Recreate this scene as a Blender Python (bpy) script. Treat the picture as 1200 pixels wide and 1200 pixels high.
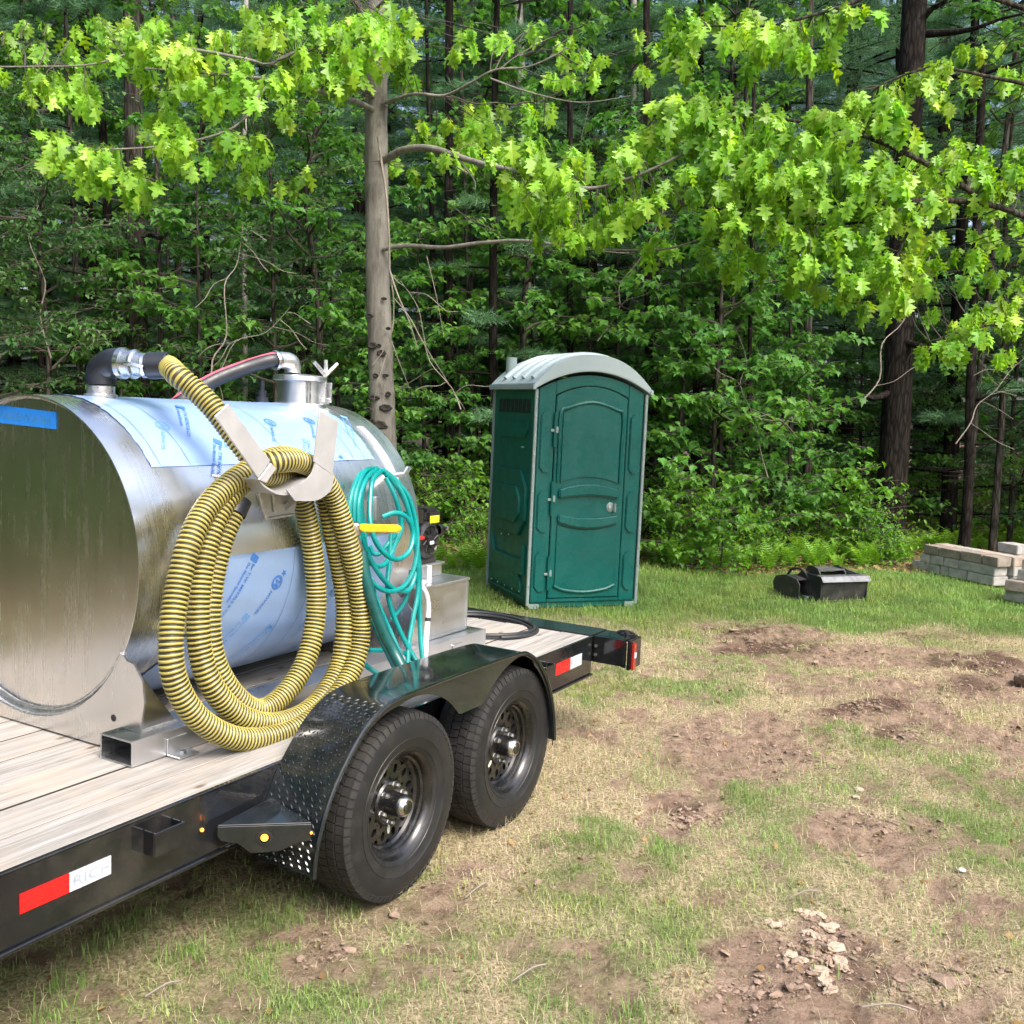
import bpy, bmesh, math, random
import numpy as np
from mathutils import Vector, Matrix, Euler, noise as mn
for o in list(bpy.data.objects): bpy.data.objects.remove(o)
sc = bpy.context.scene
C = sc.collection
R_ = math.radians
# ------------------------------------------------------------------ camera
CAM_H, PITCH, ROLL, FPX = 1.8595, 0.10121, 0.0442, 1197.2
cd = bpy.data.cameras.new('camera'); cam = bpy.data.objects.new('camera', cd); C.objects.link(cam)
cd.sensor_width = 36; cd.lens = 36*FPX/1200; cd.clip_end = 600; cd.clip_start = 0.05
cam.matrix_world = Matrix.Translation((0, 0, CAM_H)) @ Matrix.Rotation(math.pi/2-PITCH, 4, 'X') @ Matrix.Rotation(ROLL, 4, 'Z')
sc.camera = cam
# ------------------------------------------------------------------ sky, sun, exposure
SUN_EL, SUN_AZ = R_(52), R_(142)          # azimuth clockwise from +Y: behind the camera, to the right
w = bpy.data.worlds.new('World'); sc.world = w; w.use_nodes = True
nt = w.node_tree; bg = nt.nodes['Background']
sk = nt.nodes.new('ShaderNodeTexSky'); sk.sky_type = 'NISHITA'; sk.sun_disc = False
sk.sun_elevation = SUN_EL; sk.sun_rotation = SUN_AZ; sk.dust_density = 5.0; sk.air_density = 1.0; sk.ozone_density = 1.0
nt.links.new(sk.outputs[0], bg.inputs[0]); bg.inputs[1].default_value = 0.15
sl = bpy.data.lights.new('sun', 'SUN'); sl.energy = 1.4; sl.angle = R_(30); sl.color = (1.0, 0.96, 0.89)
so = bpy.data.objects.new('sun', sl); C.objects.link(so); so.location = (10, -10, 20)
sd = Vector((math.sin(SUN_AZ)*math.cos(SUN_EL), math.cos(SUN_AZ)*math.cos(SUN_EL), math.sin(SUN_EL)))
so.rotation_euler = sd.to_track_quat('Z', 'Y').to_euler()
sc.view_settings.view_transform = 'Standard'; sc.view_settings.look = 'None'
sc.view_settings.exposure = 1.55; sc.view_settings.gamma = 1; sc.view_settings.use_curve_mapping = False
sc.render.engine = 'CYCLES'
try:
    sc.cycles.max_bounces = 8; sc.cycles.transparent_max_bounces = 8; sc.cycles.sample_clamp_indirect = 6
except Exception: pass
# ------------------------------------------------------------------ survey: photo bearings -> metres in the world
YAW = 0.5135; CU, CV = -3.0474, -2.1249           # the trailer's heading, and the viewer in the trailer's frame
SY, CY = math.sin(YAW), math.cos(YAW)
TX, TY = -CU*SY + CV*CY, -CU*CY - CV*SY
def ray(px, py):
    a, b = (px-600)/FPX, (py-600)/FPX; cr, sr = math.cos(ROLL), math.sin(ROLL)
    X = a*cr+b*sr; U = -(-a*sr+b*cr); c, s = math.cos(PITCH), math.sin(PITCH)
    return (X, c+s*U, -s+c*U)
def GZ(px, py, z=0.0):
    d = ray(px, py); t = (z-CAM_H)/d[2]; return Vector((d[0]*t, d[1]*t, z))
def AT(px, py, Y):
    d = ray(px, py); t = Y/d[1]; return Vector((d[0]*t, Y, CAM_H+d[2]*t))
def loc(p): x, y = p[0], p[1]; return Vector((CU+x*SY+y*CY, CV-x*CY+y*SY, p[2]))
def wor(p): u, v = p[0]-CU, p[1]-CV; return Vector((u*SY-v*CY, u*CY+v*SY, p[2]))
def TV(px, py, v):
    d = loc_dir(ray(px, py)); t = (v-CV)/d[1]; return Vector((CU+d[0]*t, v, CAM_H+d[2]*t))
def loc_dir(d): return (d[0]*SY+d[1]*CY, -d[0]*CY+d[1]*SY, d[2])
def TA(px, py, Y): return loc(AT(px, py, Y))
FT = Matrix.Translation((TX, TY, 0)) @ Matrix.Rotation(math.pi/2-YAW, 4, 'Z')   # trailer frame
FW = Matrix.Identity(4)
# ------------------------------------------------------------------ noise
def _hash(ix, iy, s):
    n = (ix*374761393 + iy*668265263 + s*1442695041) & 0xffffffff
    n = ((n ^ (n >> 13))*1274126177) & 0xffffffff
    return ((n ^ (n >> 16)) & 0xffff)/65535.0
def vnoise(x, y, s=0):
    x = np.asarray(x, float); y = np.asarray(y, float)
    ix = np.floor(x).astype(np.int64); iy = np.floor(y).astype(np.int64); fx = x-ix; fy = y-iy
    fx = fx*fx*(3-2*fx); fy = fy*fy*(3-2*fy)
    a = _hash(ix, iy, s); b = _hash(ix+1, iy, s); c = _hash(ix, iy+1, s); d = _hash(ix+1, iy+1, s)
    return (a*(1-fx)+b*fx)*(1-fy)+(c*(1-fx)+d*fx)*fy
def fbm(x, y, s=0, o=4):
    t = 0; a = .5; x = np.asarray(x, float); y = np.asarray(y, float)
    for i in range(o): t = t+a*vnoise(x*2**i+i*17.3, y*2**i-i*9.1, s+i); a *= .5
    return t/(1-.5**o)
# ------------------------------------------------------------------ materials
def new_mat(name):
    m = bpy.data.materials.new(name); m.use_nodes = True
    n = m.node_tree.nodes; return m, n, m.node_tree.links, n['Principled BSDF']
def setp(b, **k):
    for a, v in k.items():
        a = {'rough': 'Roughness', 'metal': 'Metallic', 'coat': 'Coat Weight', 'coatr': 'Coat Roughness', 'spec': 'Specular IOR Level',
             'trans': 'Transmission Weight', 'aniso': 'Anisotropic'}.get(a, a)
        b.inputs[a].default_value = v
def coords(n, l, scale=(1, 1, 1), rnd=False, kind='Object'):
    tc = n.new('ShaderNodeTexCoord'); mp = n.new('ShaderNodeMapping'); mp.inputs['Scale'].default_value = scale
    l.new(tc.outputs[kind], mp.inputs[0])
    if rnd:
        oi = n.new('ShaderNodeObjectInfo'); mu = n.new('ShaderNodeMath'); mu.operation = 'MULTIPLY'; mu.inputs[1].default_value = 37
        l.new(oi.outputs['Random'], mu.inputs[0]); l.new(mu.outputs[0], mp.inputs['Location'])
    return mp.outputs[0]
def noise_n(n, l, vec, scale, detail=4, rough=.55, dist=0):
    t = n.new('ShaderNodeTexNoise'); t.inputs['Scale'].default_value = scale; t.inputs['Detail'].default_value = detail
    t.inputs['Roughness'].default_value = rough; t.inputs['Distortion'].default_value = dist
    l.new(vec, t.inputs['Vector']); return t.outputs[0]
def ramp(n, l, fac, stops):
    r = n.new('ShaderNodeValToRGB'); e = r.color_ramp.elements
    while len(e) < len(stops): e.new(.5)
    for i, (p, c) in enumerate(stops): e[i].position = p; e[i].color = (*c, 1) if len(c) == 3 else c
    l.new(fac, r.inputs[0]); return r.outputs[0]
def bump(n, l, b, h, strength=.3, dist=.01):
    k = n.new('ShaderNodeBump'); k.inputs['Strength'].default_value = strength; k.inputs['Distance'].default_value = dist
    l.new(h, k.inputs['Height']); l.new(k.outputs[0], b.inputs['Normal'])
def mixc(n, l, fac, a, b, mode='MIX'):
    m = n.new('ShaderNodeMix'); m.data_type = 'RGBA'; m.blend_type = mode
    if isinstance(fac, float): m.inputs[0].default_value = fac
    else: l.new(fac, m.inputs[0])
    for s, v in ((6, a), (7, b)):
        if isinstance(v, tuple): m.inputs[s].default_value = (*v, 1)
        else: l.new(v, m.inputs[s])
    return m.outputs[2]
def mapr(n, l, fac, a, b, c=0., d=1.):
    m = n.new('ShaderNodeMapRange'); m.inputs[1].default_value = a; m.inputs[2].default_value = b; m.inputs[3].default_value = c; m.inputs[4].default_value = d
    l.new(fac, m.inputs[0]); return m.outputs[0]
def mat(name, col, rough=.5, metal=0., var=.25, scale=8., bmp=0., bscale=60., bdist=.003, dirt=None, dirt_amt=.35, rvar=.1, sc3=(1, 1, 1), rnd=False, **k):
    m, n, l, b = new_mat(name)
    v = coords(n, l, sc3, rnd)
    f = noise_n(n, l, v, scale, 6, .6)
    lo = tuple(c*(1-var) for c in col); hi = tuple(min(1, c*(1+var)) for c in col)
    c = ramp(n, l, f, [(.3, lo), (.7, hi)])
    if dirt:
        g = noise_n(n, l, v, scale*.6+1.3, 8, .7)
        c = mixc(n, l, mapr(n, l, g, .5, .72, 0., dirt_amt), c, dirt)
    l.new(c, b.inputs['Base Color']); setp(b, metal=metal, **k)
    l.new(mapr(n, l, noise_n(n, l, v, scale*1.7+2, 5, .6), .3, .7, max(0.02, rough-rvar), min(1, rough+rvar)), b.inputs['Roughness'])
    if bmp: bump(n, l, b, noise_n(n, l, v, bscale, 5, .6), bmp, bdist)
    return m
def leaf_mat(name, cols, transl=.35, rough=.45, scale=1.2, attr=True):
    m, n, l, b = new_mat(name)
    f = noise_n(n, l, coords(n, l, kind='Object', rnd=True), scale, 3)
    c = ramp(n, l, f, [(.3, cols[0]), (.5, cols[1]), (.72, cols[2])])
    if attr:
        a = n.new('ShaderNodeAttribute'); a.attribute_name = 'tint'
        c = mixc(n, l, 1.0, c, a.outputs['Color'], 'MULTIPLY')
    l.new(c, b.inputs['Base Color']); setp(b, rough=rough, spec=.35)
    tr = n.new('ShaderNodeBsdfTranslucent'); mx = n.new('ShaderNodeMixShader'); mx.inputs[0].default_value = transl
    g = n.new('ShaderNodeHueSaturation'); g.inputs['Hue'].default_value = .485; g.inputs['Saturation'].default_value = 1.1; g.inputs['Value'].default_value = 1.5
    l.new(c, g.inputs['Color']); l.new(g.outputs[0], tr.inputs[0])
    l.new(b.outputs[0], mx.inputs[1]); l.new(tr.outputs[0], mx.inputs[2]); l.new(mx.outputs[0], n['Material Output'].inputs[0])
    return m
def emis(name, col, s):
    m, n, l, b = new_mat(name); b.inputs['Base Color'].default_value = (*col, 1); b.inputs['Emission Color'].default_value = (*col, 1)
    b.inputs['Emission Strength'].default_value = s; return m
M = {}
M['black'] = mat('black_gloss_paint', (.007, .008, .010), .16, 0, .3, 5, dirt=(.16, .14, .11), dirt_amt=.16, bmp=.05, bscale=14, coat=.6, coatr=.06, rnd=False)
M['black_top'] = mat('black_fender_paint', (.008, .011, .013), .14, 0, .3, 7, dirt=(.20, .19, .16), dirt_amt=.12, coat=.7, coatr=.05)
M['black_matt'] = mat('black_matt_steel', (.012, .012, .013), .5, 0, .3, 9, dirt=(.12, .10, .08), dirt_amt=.3)
M['iron'] = mat('worn_black_iron', (.035, .036, .038), .5, .2, .4, 9, bmp=.3, bscale=40, dirt=(.16, .13, .10), dirt_amt=.5)
M['iron_worn'] = mat('scuffed_grey_iron', (.17, .18, .20), .42, .5, .35, 12, bmp=.2, bscale=50, dirt=(.2, .17, .13), dirt_amt=.4)
M['rubber'] = mat('tyre_rubber', (.010, .0105, .012), .5, 0, .25, 9, dirt=(.10, .085, .065), dirt_amt=.16, bmp=.15, bscale=120, bdist=.001)
M['tread'] = mat('tread_rubber', (.015, .015, .015), .7, 0, .3, 12, dirt=(.10, .08, .055), dirt_amt=.25, bmp=.3, bscale=150, bdist=.001)
M['rimblack'] = mat('black_wheel_enamel', (.006, .006, .007), .3, 0, .2, 10, dirt=(.14, .12, .09), dirt_amt=.12, coat=.5)
M['chrome'] = mat('bright_steel', (.62, .62, .60), .25, 1, .2, 25)
M['galv'] = mat('zinc_plated_bolt', (.45, .45, .43), .4, 1, .3, 40)
M['rubber_black'] = mat('black_rubber_fitting', (.014, .017, .024), .35, 0, .2, 10)
M['plastic_black'] = mat('black_engine_plastic', (.014, .014, .015), .38, 0, .3, 20, dirt=(.08, .08, .07), dirt_amt=.2)
M['red'] = mat('red_reflective', (.62, .012, .012), .3, 0, .1, 40)
M['white_strip'] = mat('white_reflective', (.50, .53, .58), .3, 0, .08, 60)
M['strip_grey'] = mat('strip_grey_print', (.33, .36, .42), .4)
M['plank_edge'] = mat('shaded_plank_edge', (.035, .030, .025), .9)  # near-black plank sides: the shade of the deck gaps put into colour
M['redlens'] = mat('red_lamp_lens', (.30, .022, .014), .15, 0, .1, 30, coat=.8)
M['yellow'] = mat('yellow_vinyl_grip', (.78, .47, .02), .35, 0, .1, 20)
M['hose_y'] = mat('yellow_hose_helix', (.34, .29, .07), .42, 0, .22, 14, dirt=(.20, .17, .08), dirt_amt=.5)
M['hose_b'] = mat('black_hose_wall', (.030, .027, .014), .5, 0, .3, 14, dirt=(.14, .12, .07), dirt_amt=.4)
M['teal'] = mat('teal_hose_vinyl', (.0, .21, .20), .28, 0, .2, 8)
M['tealdark'] = mat('dark_green_pipe', (.004, .075, .070), .32, 0, .25, 8, dirt=(.05, .07, .07), dirt_amt=.5)
M['whitehose'] = mat('white_vinyl_hose', (.62, .64, .68), .3, 0, .08, 12)
M['blackhose'] = mat('black_rubber_hose', (.025, .027, .030), .4, 0, .2, 12)
M['pink'] = mat('pink_hose_stripe', (.50, .10, .15), .4, 0, .3, 30)
M['tape'] = mat('blue_masking_tape', (.015, .20, .66), .55, 0, .08, 30)
M['tapeink'] = mat('tape_pencil', (.05, .17, .34), .6)
M['ink'] = mat('film_blue_print', (.05, .17, .50), .45, 0, .2, 90)
M['inkpale'] = mat('film_pale_print', (.13, .30, .58), .45, 0, .2, 90)
M['line'] = mat('film_crease_line', (.17, .25, .45), .4)
M['amberlens'] = mat('amber_lens', (.5, .13, .01), .3)
M['amber'] = emis('lit_amber_lamp', (1.0, .28, .02), 2.8)
M['stickery'] = mat('yellow_sticker', (.75, .72, .03), .4)
M['sticker'] = mat('pale_sticker', (.55, .56, .48), .4)
M['redplastic'] = mat('red_engine_lever', (.45, .03, .03), .4)
# aluminium: rolled sheet with faint drawn lines
def alu(name, base, rough, lines, smear, sc3, wav=.0):
    m, n, l, b = new_mat(name)
    v = coords(n, l, sc3); v1 = coords(n, l)
    f = noise_n(n, l, v, 30, 6, .7); g = noise_n(n, l, v1, 3.5, 6, .65)
    c = ramp(n, l, g, [(.3, tuple(x*.86 for x in base)), (.7, base)])
    l.new(c, b.inputs['Base Color']); setp(b, metal=1.)
    r1 = mapr(n, l, g, .35, .65, rough-smear, rough+smear); r2 = mapr(n, l, f, .3, .7, -.05, .06)
    ad = n.new('ShaderNodeMath'); ad.operation = 'ADD'; l.new(r1, ad.inputs[0]); l.new(r2, ad.inputs[1]); l.new(ad.outputs[0], b.inputs['Roughness'])
    h = f
    if wav:
        w2 = noise_n(n, l, v1, 2.2, 2, .4); ml = n.new('ShaderNodeMath'); ml.operation = 'MULTIPLY_ADD'; ml.inputs[1].default_value = wav
        l.new(w2, ml.inputs[0]); l.new(f, ml.inputs[2]); h = ml.outputs[0]
    bump(n, l, b, h, lines, .001)
    return m
M['alu_shell'] = alu('rolled_aluminium', (.86, .87, .88), .29, .25, .03, (1, .03, .03), 14)
M['alu_plate'] = alu('mill_aluminium_plate', (.76, .75, .74), .25, .06, .02, (.05, 1, .05), 6)
M['alu_white'] = mat('bare_hanger_plate', (.50, .50, .51), .42, .45, .10, 9, dirt=(.48, .46, .44), dirt_amt=.5)
M['alu'] = alu('aluminium_sheet', (.74, .75, .77), .36, .15, .08, (.06, 1, 1))
M['alu_cast'] = mat('cast_aluminium', (.66, .67, .69), .33, .95, .15, 30, bmp=.15, bscale=80)
M['weld'] = mat('weld_bead', (.60, .60, .61), .45, 1, .3, 60, bmp=.5, bscale=130)
def film_mat():
    m, n, l, b = new_mat('blue_protective_film')
    v = coords(n, l); g = noise_n(n, l, v, 2.6, 6, .6)
    c = ramp(n, l, g, [(.3, (.27, .42, .72)), (.7, (.35, .50, .78))])
    l.new(c, b.inputs['Base Color']); setp(b, metal=.35, coat=.35, coatr=.15)
    l.new(mapr(n, l, noise_n(n, l, v, 7, 5, .6), .3, .7, .28, .42), b.inputs['Roughness'])
    w2 = noise_n(n, l, coords(n, l, (1, .4, .4)), 7, 5, .6); bump(n, l, b, w2, .25, .006)
    return m
M['film'] = film_mat()
M['filmedge'] = mat('film_turned_edge', (.28, .42, .72), .4)
def wood_mat():
    m, n, l, b = new_mat('weathered_deck_wood')
    v = coords(n, l, (.35, 9, 9), rnd=True); v2 = coords(n, l, (1, 1, 1), rnd=True)
    f = noise_n(n, l, v, 5, 9, .72, .5); g = noise_n(n, l, v2, 2.2, 4, .6)
    wv = n.new('ShaderNodeTexWave'); wv.wave_type = 'BANDS'; wv.bands_direction = 'Y'; wv.inputs['Scale'].default_value = 9
    wv.inputs['Distortion'].default_value = 9; wv.inputs['Detail'].default_value = 4; wv.inputs['Detail Scale'].default_value = 1.2
    l.new(coords(n, l, (.22, 1, 1), rnd=True), wv.inputs['Vector'])
    c = ramp(n, l, f, [(.30, (.075, .072, .066)), (.42, (.19, .185, .175)), (.55, (.31, .305, .295)), (.75, (.44, .435, .425))])
    oi = n.new('ShaderNodeObjectInfo'); c = mixc(n, l, mapr(n, l, oi.outputs['Random'], 0, 1, 0., .38), c, (.36, .33, .30))
    c = mixc(n, l, mapr(n, l, wv.outputs[1], .0, 1., .0, .38), c, (.28, .25, .21))
    c = mixc(n, l, mapr(n, l, g, .48, .72, 0., .6), c, (.40, .33, .26))
    vo = n.new('ShaderNodeTexVoronoi'); vo.voronoi_dimensions = '2D'; vo.inputs['Scale'].default_value = 1.5; l.new(coords(n, l, (1, 2.2, 1), rnd=True), vo.inputs['Vector'])
    c = mixc(n, l, mapr(n, l, vo.outputs[0], .015, .05, .85, 0.), c, (.10, .065, .04))
    l.new(c, b.inputs['Base Color']); setp(b, rough=.85, spec=.2); bump(n, l, b, f, .6, .005); return m
M['wood'] = wood_mat()
def bark(name, lo, hi, sc=6, st=.6, lich=None):
    m, n, l, b = new_mat(name)
    f = noise_n(n, l, coords(n, l, (1, 1, .22), rnd=True), sc*2.2, 8, .7, .3); g = noise_n(n, l, coords(n, l, rnd=True), 3.0, 5, .6)
    c = ramp(n, l, f, [(.3, lo), (.65, hi)])
    if lich: c = mixc(n, l, mapr(n, l, g, .5, .62, 0., .65), c, lich)
    vz = n.new('ShaderNodeTexVoronoi'); vz.feature = 'DISTANCE_TO_EDGE'; vz.inputs['Scale'].default_value = sc*3.2; l.new(coords(n, l, (1, 1, .16), rnd=True), vz.inputs['Vector'])
    if not lich or lo[0] < .05: c = mixc(n, l, mapr(n, l, vz.outputs[0], .0, .22, .85, 0.), c, tuple(x*.25 for x in lo))
    l.new(c, b.inputs['Base Color']); setp(b, rough=.95, spec=.12); bump(n, l, b, f, st, .02); return m
M['bark_oak'] = bark('oak_bark', (.075, .07, .06), (.22, .21, .185), 6, .8, (.28, .27, .24))
M['bark_knot'] = mat('dark_bark_knot', (.022, .018, .015), .9, 0, .3, 30, bmp=.5)
M['bark_dark'] = bark('dark_pine_bark', (.008, .0065, .0055), (.036, .030, .026), 7, 1.0)
M['bark_mid'] = bark('grey_brown_bark', (.025, .021, .018), (.085, .074, .063), 7, .9, (.075, .085, .06))
M['bark_pale'] = bark('pale_bark', (.16, .15, .135), (.40, .38, .35), 5, .4, (.10, .09, .08))
M['twig'] = mat('grey_twig', (.055, .046, .036), .85, 0, .3, 10)
M['deadtwig'] = mat('bleached_dead_twig', (.20, .175, .145), .85, 0, .3, 10)
M['oakleaf'] = leaf_mat('young_oak_leaf', [(.16, .36, .045), (.25, .47, .060), (.38, .58, .085)], .5, .36, 1.4)
M['mapleleaf'] = leaf_mat('maple_leaf', [(.045, .145, .032), (.08, .215, .042), (.135, .29, .055)], .45, .5, .8)
M['shrubleaf'] = leaf_mat('shrub_leaf', [(.06, .18, .025), (.11, .27, .035), (.18, .34, .05)], .45, .5, 1.)
M['darkleaf'] = leaf_mat('dark_beech_leaf', [(.028, .085, .027), (.05, .13, .036), (.085, .19, .046)], .4, .5, .5)  # deeper green foliage of the beech saplings
M['needle'] = leaf_mat('pine_needle', [(.055, .135, .068), (.090, .200, .092), (.135, .265, .118)], .3, .5, .35)
M['fernleaf'] = leaf_mat('fern_frond', [(.11, .26, .03), (.17, .36, .04), (.24, .42, .05)], .4, .5, 2.)
M['dryleaf'] = leaf_mat('withered_leaf', [(.20, .16, .08), (.30, .27, .14), (.36, .35, .20)], .3, .7, 2.)
M['grass'] = leaf_mat('grass_blades', [(.75, .75, .75), (.95, .95, .95), (1, 1, 1)], .3, .6, 2.)
M['green'] = mat('green_moulded_plastic', (.0, .092, .082), .28, 0, .10, 3, bmp=.06, bscale=90, bdist=.001, dirt=(.05, .14, .12), dirt_amt=.25)
M['greendk'] = mat('green_side_plastic', (.0, .092, .074), .40, 0, .12, 3, bmp=.06, bscale=90, bdist=.001)
M['greenvent'] = mat('dark_vent_slot', (.003, .012, .012), .6)
M['roof'] = mat('grey_roof_plastic', (.34, .42, .45), .36, 0, .06, 2.5, bmp=.05, bscale=60, dirt=(.38, .42, .42), dirt_amt=.3)
M['trim'] = mat('grey_corner_trim', (.24, .31, .31), .4, .2, .1, 20)
def stone(name, lo, hi):
    return mat(name, tuple((a+b)/2 for a, b in zip(lo, hi)), .85, 0, .28, 9, bmp=.6, bscale=35, bdist=.01, dirt=lo, dirt_amt=.6, rnd=True)
M['blk_grey'] = stone('grey_concrete_block', (.23, .225, .22), (.42, .41, .395))
M['blk_brown'] = stone('brown_concrete_block', (.17, .145, .12), (.29, .25, .215))
M['blk_tan'] = stone('tan_concrete_block', (.27, .21, .17), (.38, .33, .28))
M['clay'] = stone('dry_pale_clay', (.26, .20, .145), (.43, .35, .27))
M['soil'] = stone('crumbled_soil', (.13, .085, .062), (.32, .235, .175))
# ------------------------------------------------------------------ mesh builder
OFF = {}
class MB:
    def __init__(s): s.v = []; s.f = []; s.mi = []; s.t = []
    def add(s, vs, fs, mi=0, tint=None):
        o = len(s.v); s.v.extend([tuple(a) for a in vs]); s.f.extend([tuple(i+o for i in f) for f in fs]); s.mi.extend([mi]*len(fs))
        if tint is not None: s.t.extend([tint]*len(vs))
        return s
    def box(s, a, b, mi=0, T=None):
        x0, y0, z0 = a; x1, y1, z1 = b
        vs = [Vector((x, y, z)) for z in (z0, z1) for y in (y0, y1) for x in (x0, x1)]
        if T: vs = [T @ v for v in vs]
        return s.add(vs, [(0, 2, 3, 1), (4, 5, 7, 6), (0, 1, 5, 4), (2, 6, 7, 3), (0, 4, 6, 2), (1, 3, 7, 5)], mi)
    def prism(s, poly, d, mi=0):
        """poly: list of 3D points (planar), extruded by vector d"""
        n = len(poly); d = Vector(d); vs = [Vector(p) for p in poly]+[Vector(p)+d for p in poly]
        fs = [tuple(range(n))[::-1], tuple(range(n, 2*n))]+[(i, (i+1) % n, (i+1) % n+n, i+n) for i in range(n)]
        return s.add(vs, fs, mi)
    def tube(s, pts, r, n=8, caps=True, mi=0, closed=False, tint=None):
        pts = [Vector(p) for p in pts]; k = len(pts)
        rs = r if isinstance(r, (list, tuple)) else [r]*k
        vs = []; up = None
        for i, p in enumerate(pts):
            t = (pts[min(i+1, k-1)]-pts[max(i-1, 0)]).normalized() if not closed else (pts[(i+1) % k]-pts[i-1]).normalized()
            if up is None:
                up = Vector((0, 0, 1)) if abs(t.z) < .9 else Vector((1, 0, 0))
            up = (up-t*up.dot(t)); up = up.normalized() if up.length > 1e-6 else t.orthogonal().normalized()
            sd_ = t.cross(up)
            for j in range(n):
                a = 2*math.pi*j/n; vs.append(p+(up*math.cos(a)+sd_*math.sin(a))*rs[i])
        fs = [(i*n+j, i*n+(j+1) % n, (i+1)*n+(j+1) % n, (i+1)*n+j) for i in range(k-1) for j in range(n)]
        if closed: fs += [((k-1)*n+j, (k-1)*n+(j+1) % n, (j+1) % n, j) for j in range(n)]
        elif caps and n > 2: fs += [tuple(range(n))[::-1], tuple(range((k-1)*n, k*n))]
        return s.add(vs, fs, mi, tint)
    def lathe(s, prof, T=None, n=48, mi=0, caps=False):
        """prof: (radius, height) revolved about local Z of T"""
        T = T or Matrix.Identity(4); k = len(prof)
        vs = [T @ Vector((r*math.cos(2*math.pi*j/n), r*math.sin(2*math.pi*j/n), h)) for r, h in prof for j in range(n)]
        fs = [(i*n+j, i*n+(j+1) % n, (i+1)*n+(j+1) % n, (i+1)*n+j) for i in range(k-1) for j in range(n)]
        if caps: fs += [tuple(range(n))[::-1], tuple(range((k-1)*n, k*n))]
        return s.add(vs, fs, mi)
    def build(s, name, mats, parent=None, base=None, frame=FW, bevel=0, seg=2, smooth=30, label=None):
        if not isinstance(mats, (list, tuple)): mats = [mats]
        me = bpy.data.meshes.new(name)
        if parent is not None and base is None: base = OFF.get(parent.name, Vector((0, 0, 0)))
        b = Vector(base) if base is not None else Vector((0, 0, 0))
        vs = [(x-b.x, y-b.y, z-b.z) for x, y, z in s.v]
        me.from_pydata(vs, [], s.f)
        for m in mats: me.materials.append(m)
        me.polygons.foreach_set('material_index', s.mi)
        if s.t and len(s.t) == len(s.v):
            ca = me.color_attributes.new('tint', 'FLOAT_COLOR', 'POINT'); ca.data.foreach_set('color', np.array(s.t, dtype=np.float32).ravel())
        if bevel:
            bm = bmesh.new(); bm.from_mesh(me); bmesh.ops.recalc_face_normals(bm, faces=bm.faces)
            es = [e for e in bm.edges if len(e.link_faces) == 2 and e.calc_face_angle(0) > R_(35)]
            bmesh.ops.bevel(bm, geom=es, offset=bevel, segments=seg, affect='EDGES', clamp_overlap=True)
            bm.to_mesh(me); bm.free()
        me.validate(); me.update()
        if smooth:
            me.polygons.foreach_set('use_smooth', [True]*len(me.polygons)); me.set_sharp_from_angle(angle=R_(smooth))
        o = bpy.data.objects.new(name, me); C.objects.link(o); OFF[o.name] = b
        if parent is not None:
            o.parent = parent
            pb = OFF.get(parent.name, Vector((0, 0, 0))); o.location = b-pb
        else: o.matrix_world = frame @ Matrix.Translation(b)
        if label: o['label'] = label
        return o
def tag(o, label=None, cat=None, group=None, kind=None):
    if label: o['label'] = label
    if cat: o['category'] = cat
    if group: o['group'] = group
    if kind: o['kind'] = kind
    return o
def thing(name, base, frame=FW, label=None, cat=None, group=None, rot=None):
    o = bpy.data.objects.new(name, None); C.objects.link(o); o.empty_display_size = .2
    o.matrix_world = frame @ Matrix.Translation(Vector(base)) @ (rot or Matrix.Identity(4))
    OFF[o.name] = Vector(base) if rot is None else Vector((0, 0, 0))
    return tag(o, label, cat, group)
def copy_tree(o, parent=None, label=None):
    c = o.copy(); C.objects.link(c); OFF[c.name] = OFF.get(o.name, Vector((0, 0, 0)))
    if parent is not None: c.parent = parent
    if label: c['label'] = label
    for ch in list(o.children): copy_tree(ch, c)
    return c
def child_copy(o, delta, rot=None):
    c = copy_tree(o, o.parent); c.location = o.location+Vector(delta); return c
def smoothpath(pts, n=8, closed=False):
    pts = [Vector(p) for p in pts]; out = []; k = len(pts); rng = range(k if closed else k-1)
    for i in rng:
        if closed: p0, p1, p2, p3 = pts[i-1], pts[i], pts[(i+1) % k], pts[(i+2) % k]
        else: p0, p1, p2, p3 = pts[max(i-1, 0)], pts[i], pts[i+1], pts[min(i+2, k-1)]
        for j in range(n):
            t = j/n; out.append(.5*((2*p1)+(p2-p0)*t+(2*p0-5*p1+4*p2-p3)*t*t+(3*p1-p0-3*p2+p3)*t**3))
    if not closed: out.append(pts[-1])
    return out
def resample(pts, step):
    d = [0]
    for a, b in zip(pts, pts[1:]): d.append(d[-1]+(b-a).length)
    n = max(2, int(d[-1]/step)); out = []; j = 0
    for i in range(n+1):
        t = d[-1]*i/n
        while j < len(d)-2 and d[j+1] < t: j += 1
        q = (t-d[j])/max(1e-9, d[j+1]-d[j]); out.append(pts[j].lerp(pts[j+1], q))
    return out
def text_mesh(txt, size, bold=False):
    cu = bpy.data.curves.new('t', 'FONT'); cu.body = txt; cu.size = size; cu.align_x = 'LEFT'; cu.resolution_u = 2
    if bold: cu.offset = size*.02
    o = bpy.data.objects.new('t', cu); C.objects.link(o)
    dg = bpy.context.evaluated_depsgraph_get(); me = o.evaluated_get(dg).to_mesh()
    vs = [v.co.copy() for v in me.vertices]; fs = [tuple(p.vertices) for p in me.polygons]
    bpy.data.objects.remove(o); bpy.data.curves.remove(cu); return vs, fs
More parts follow.
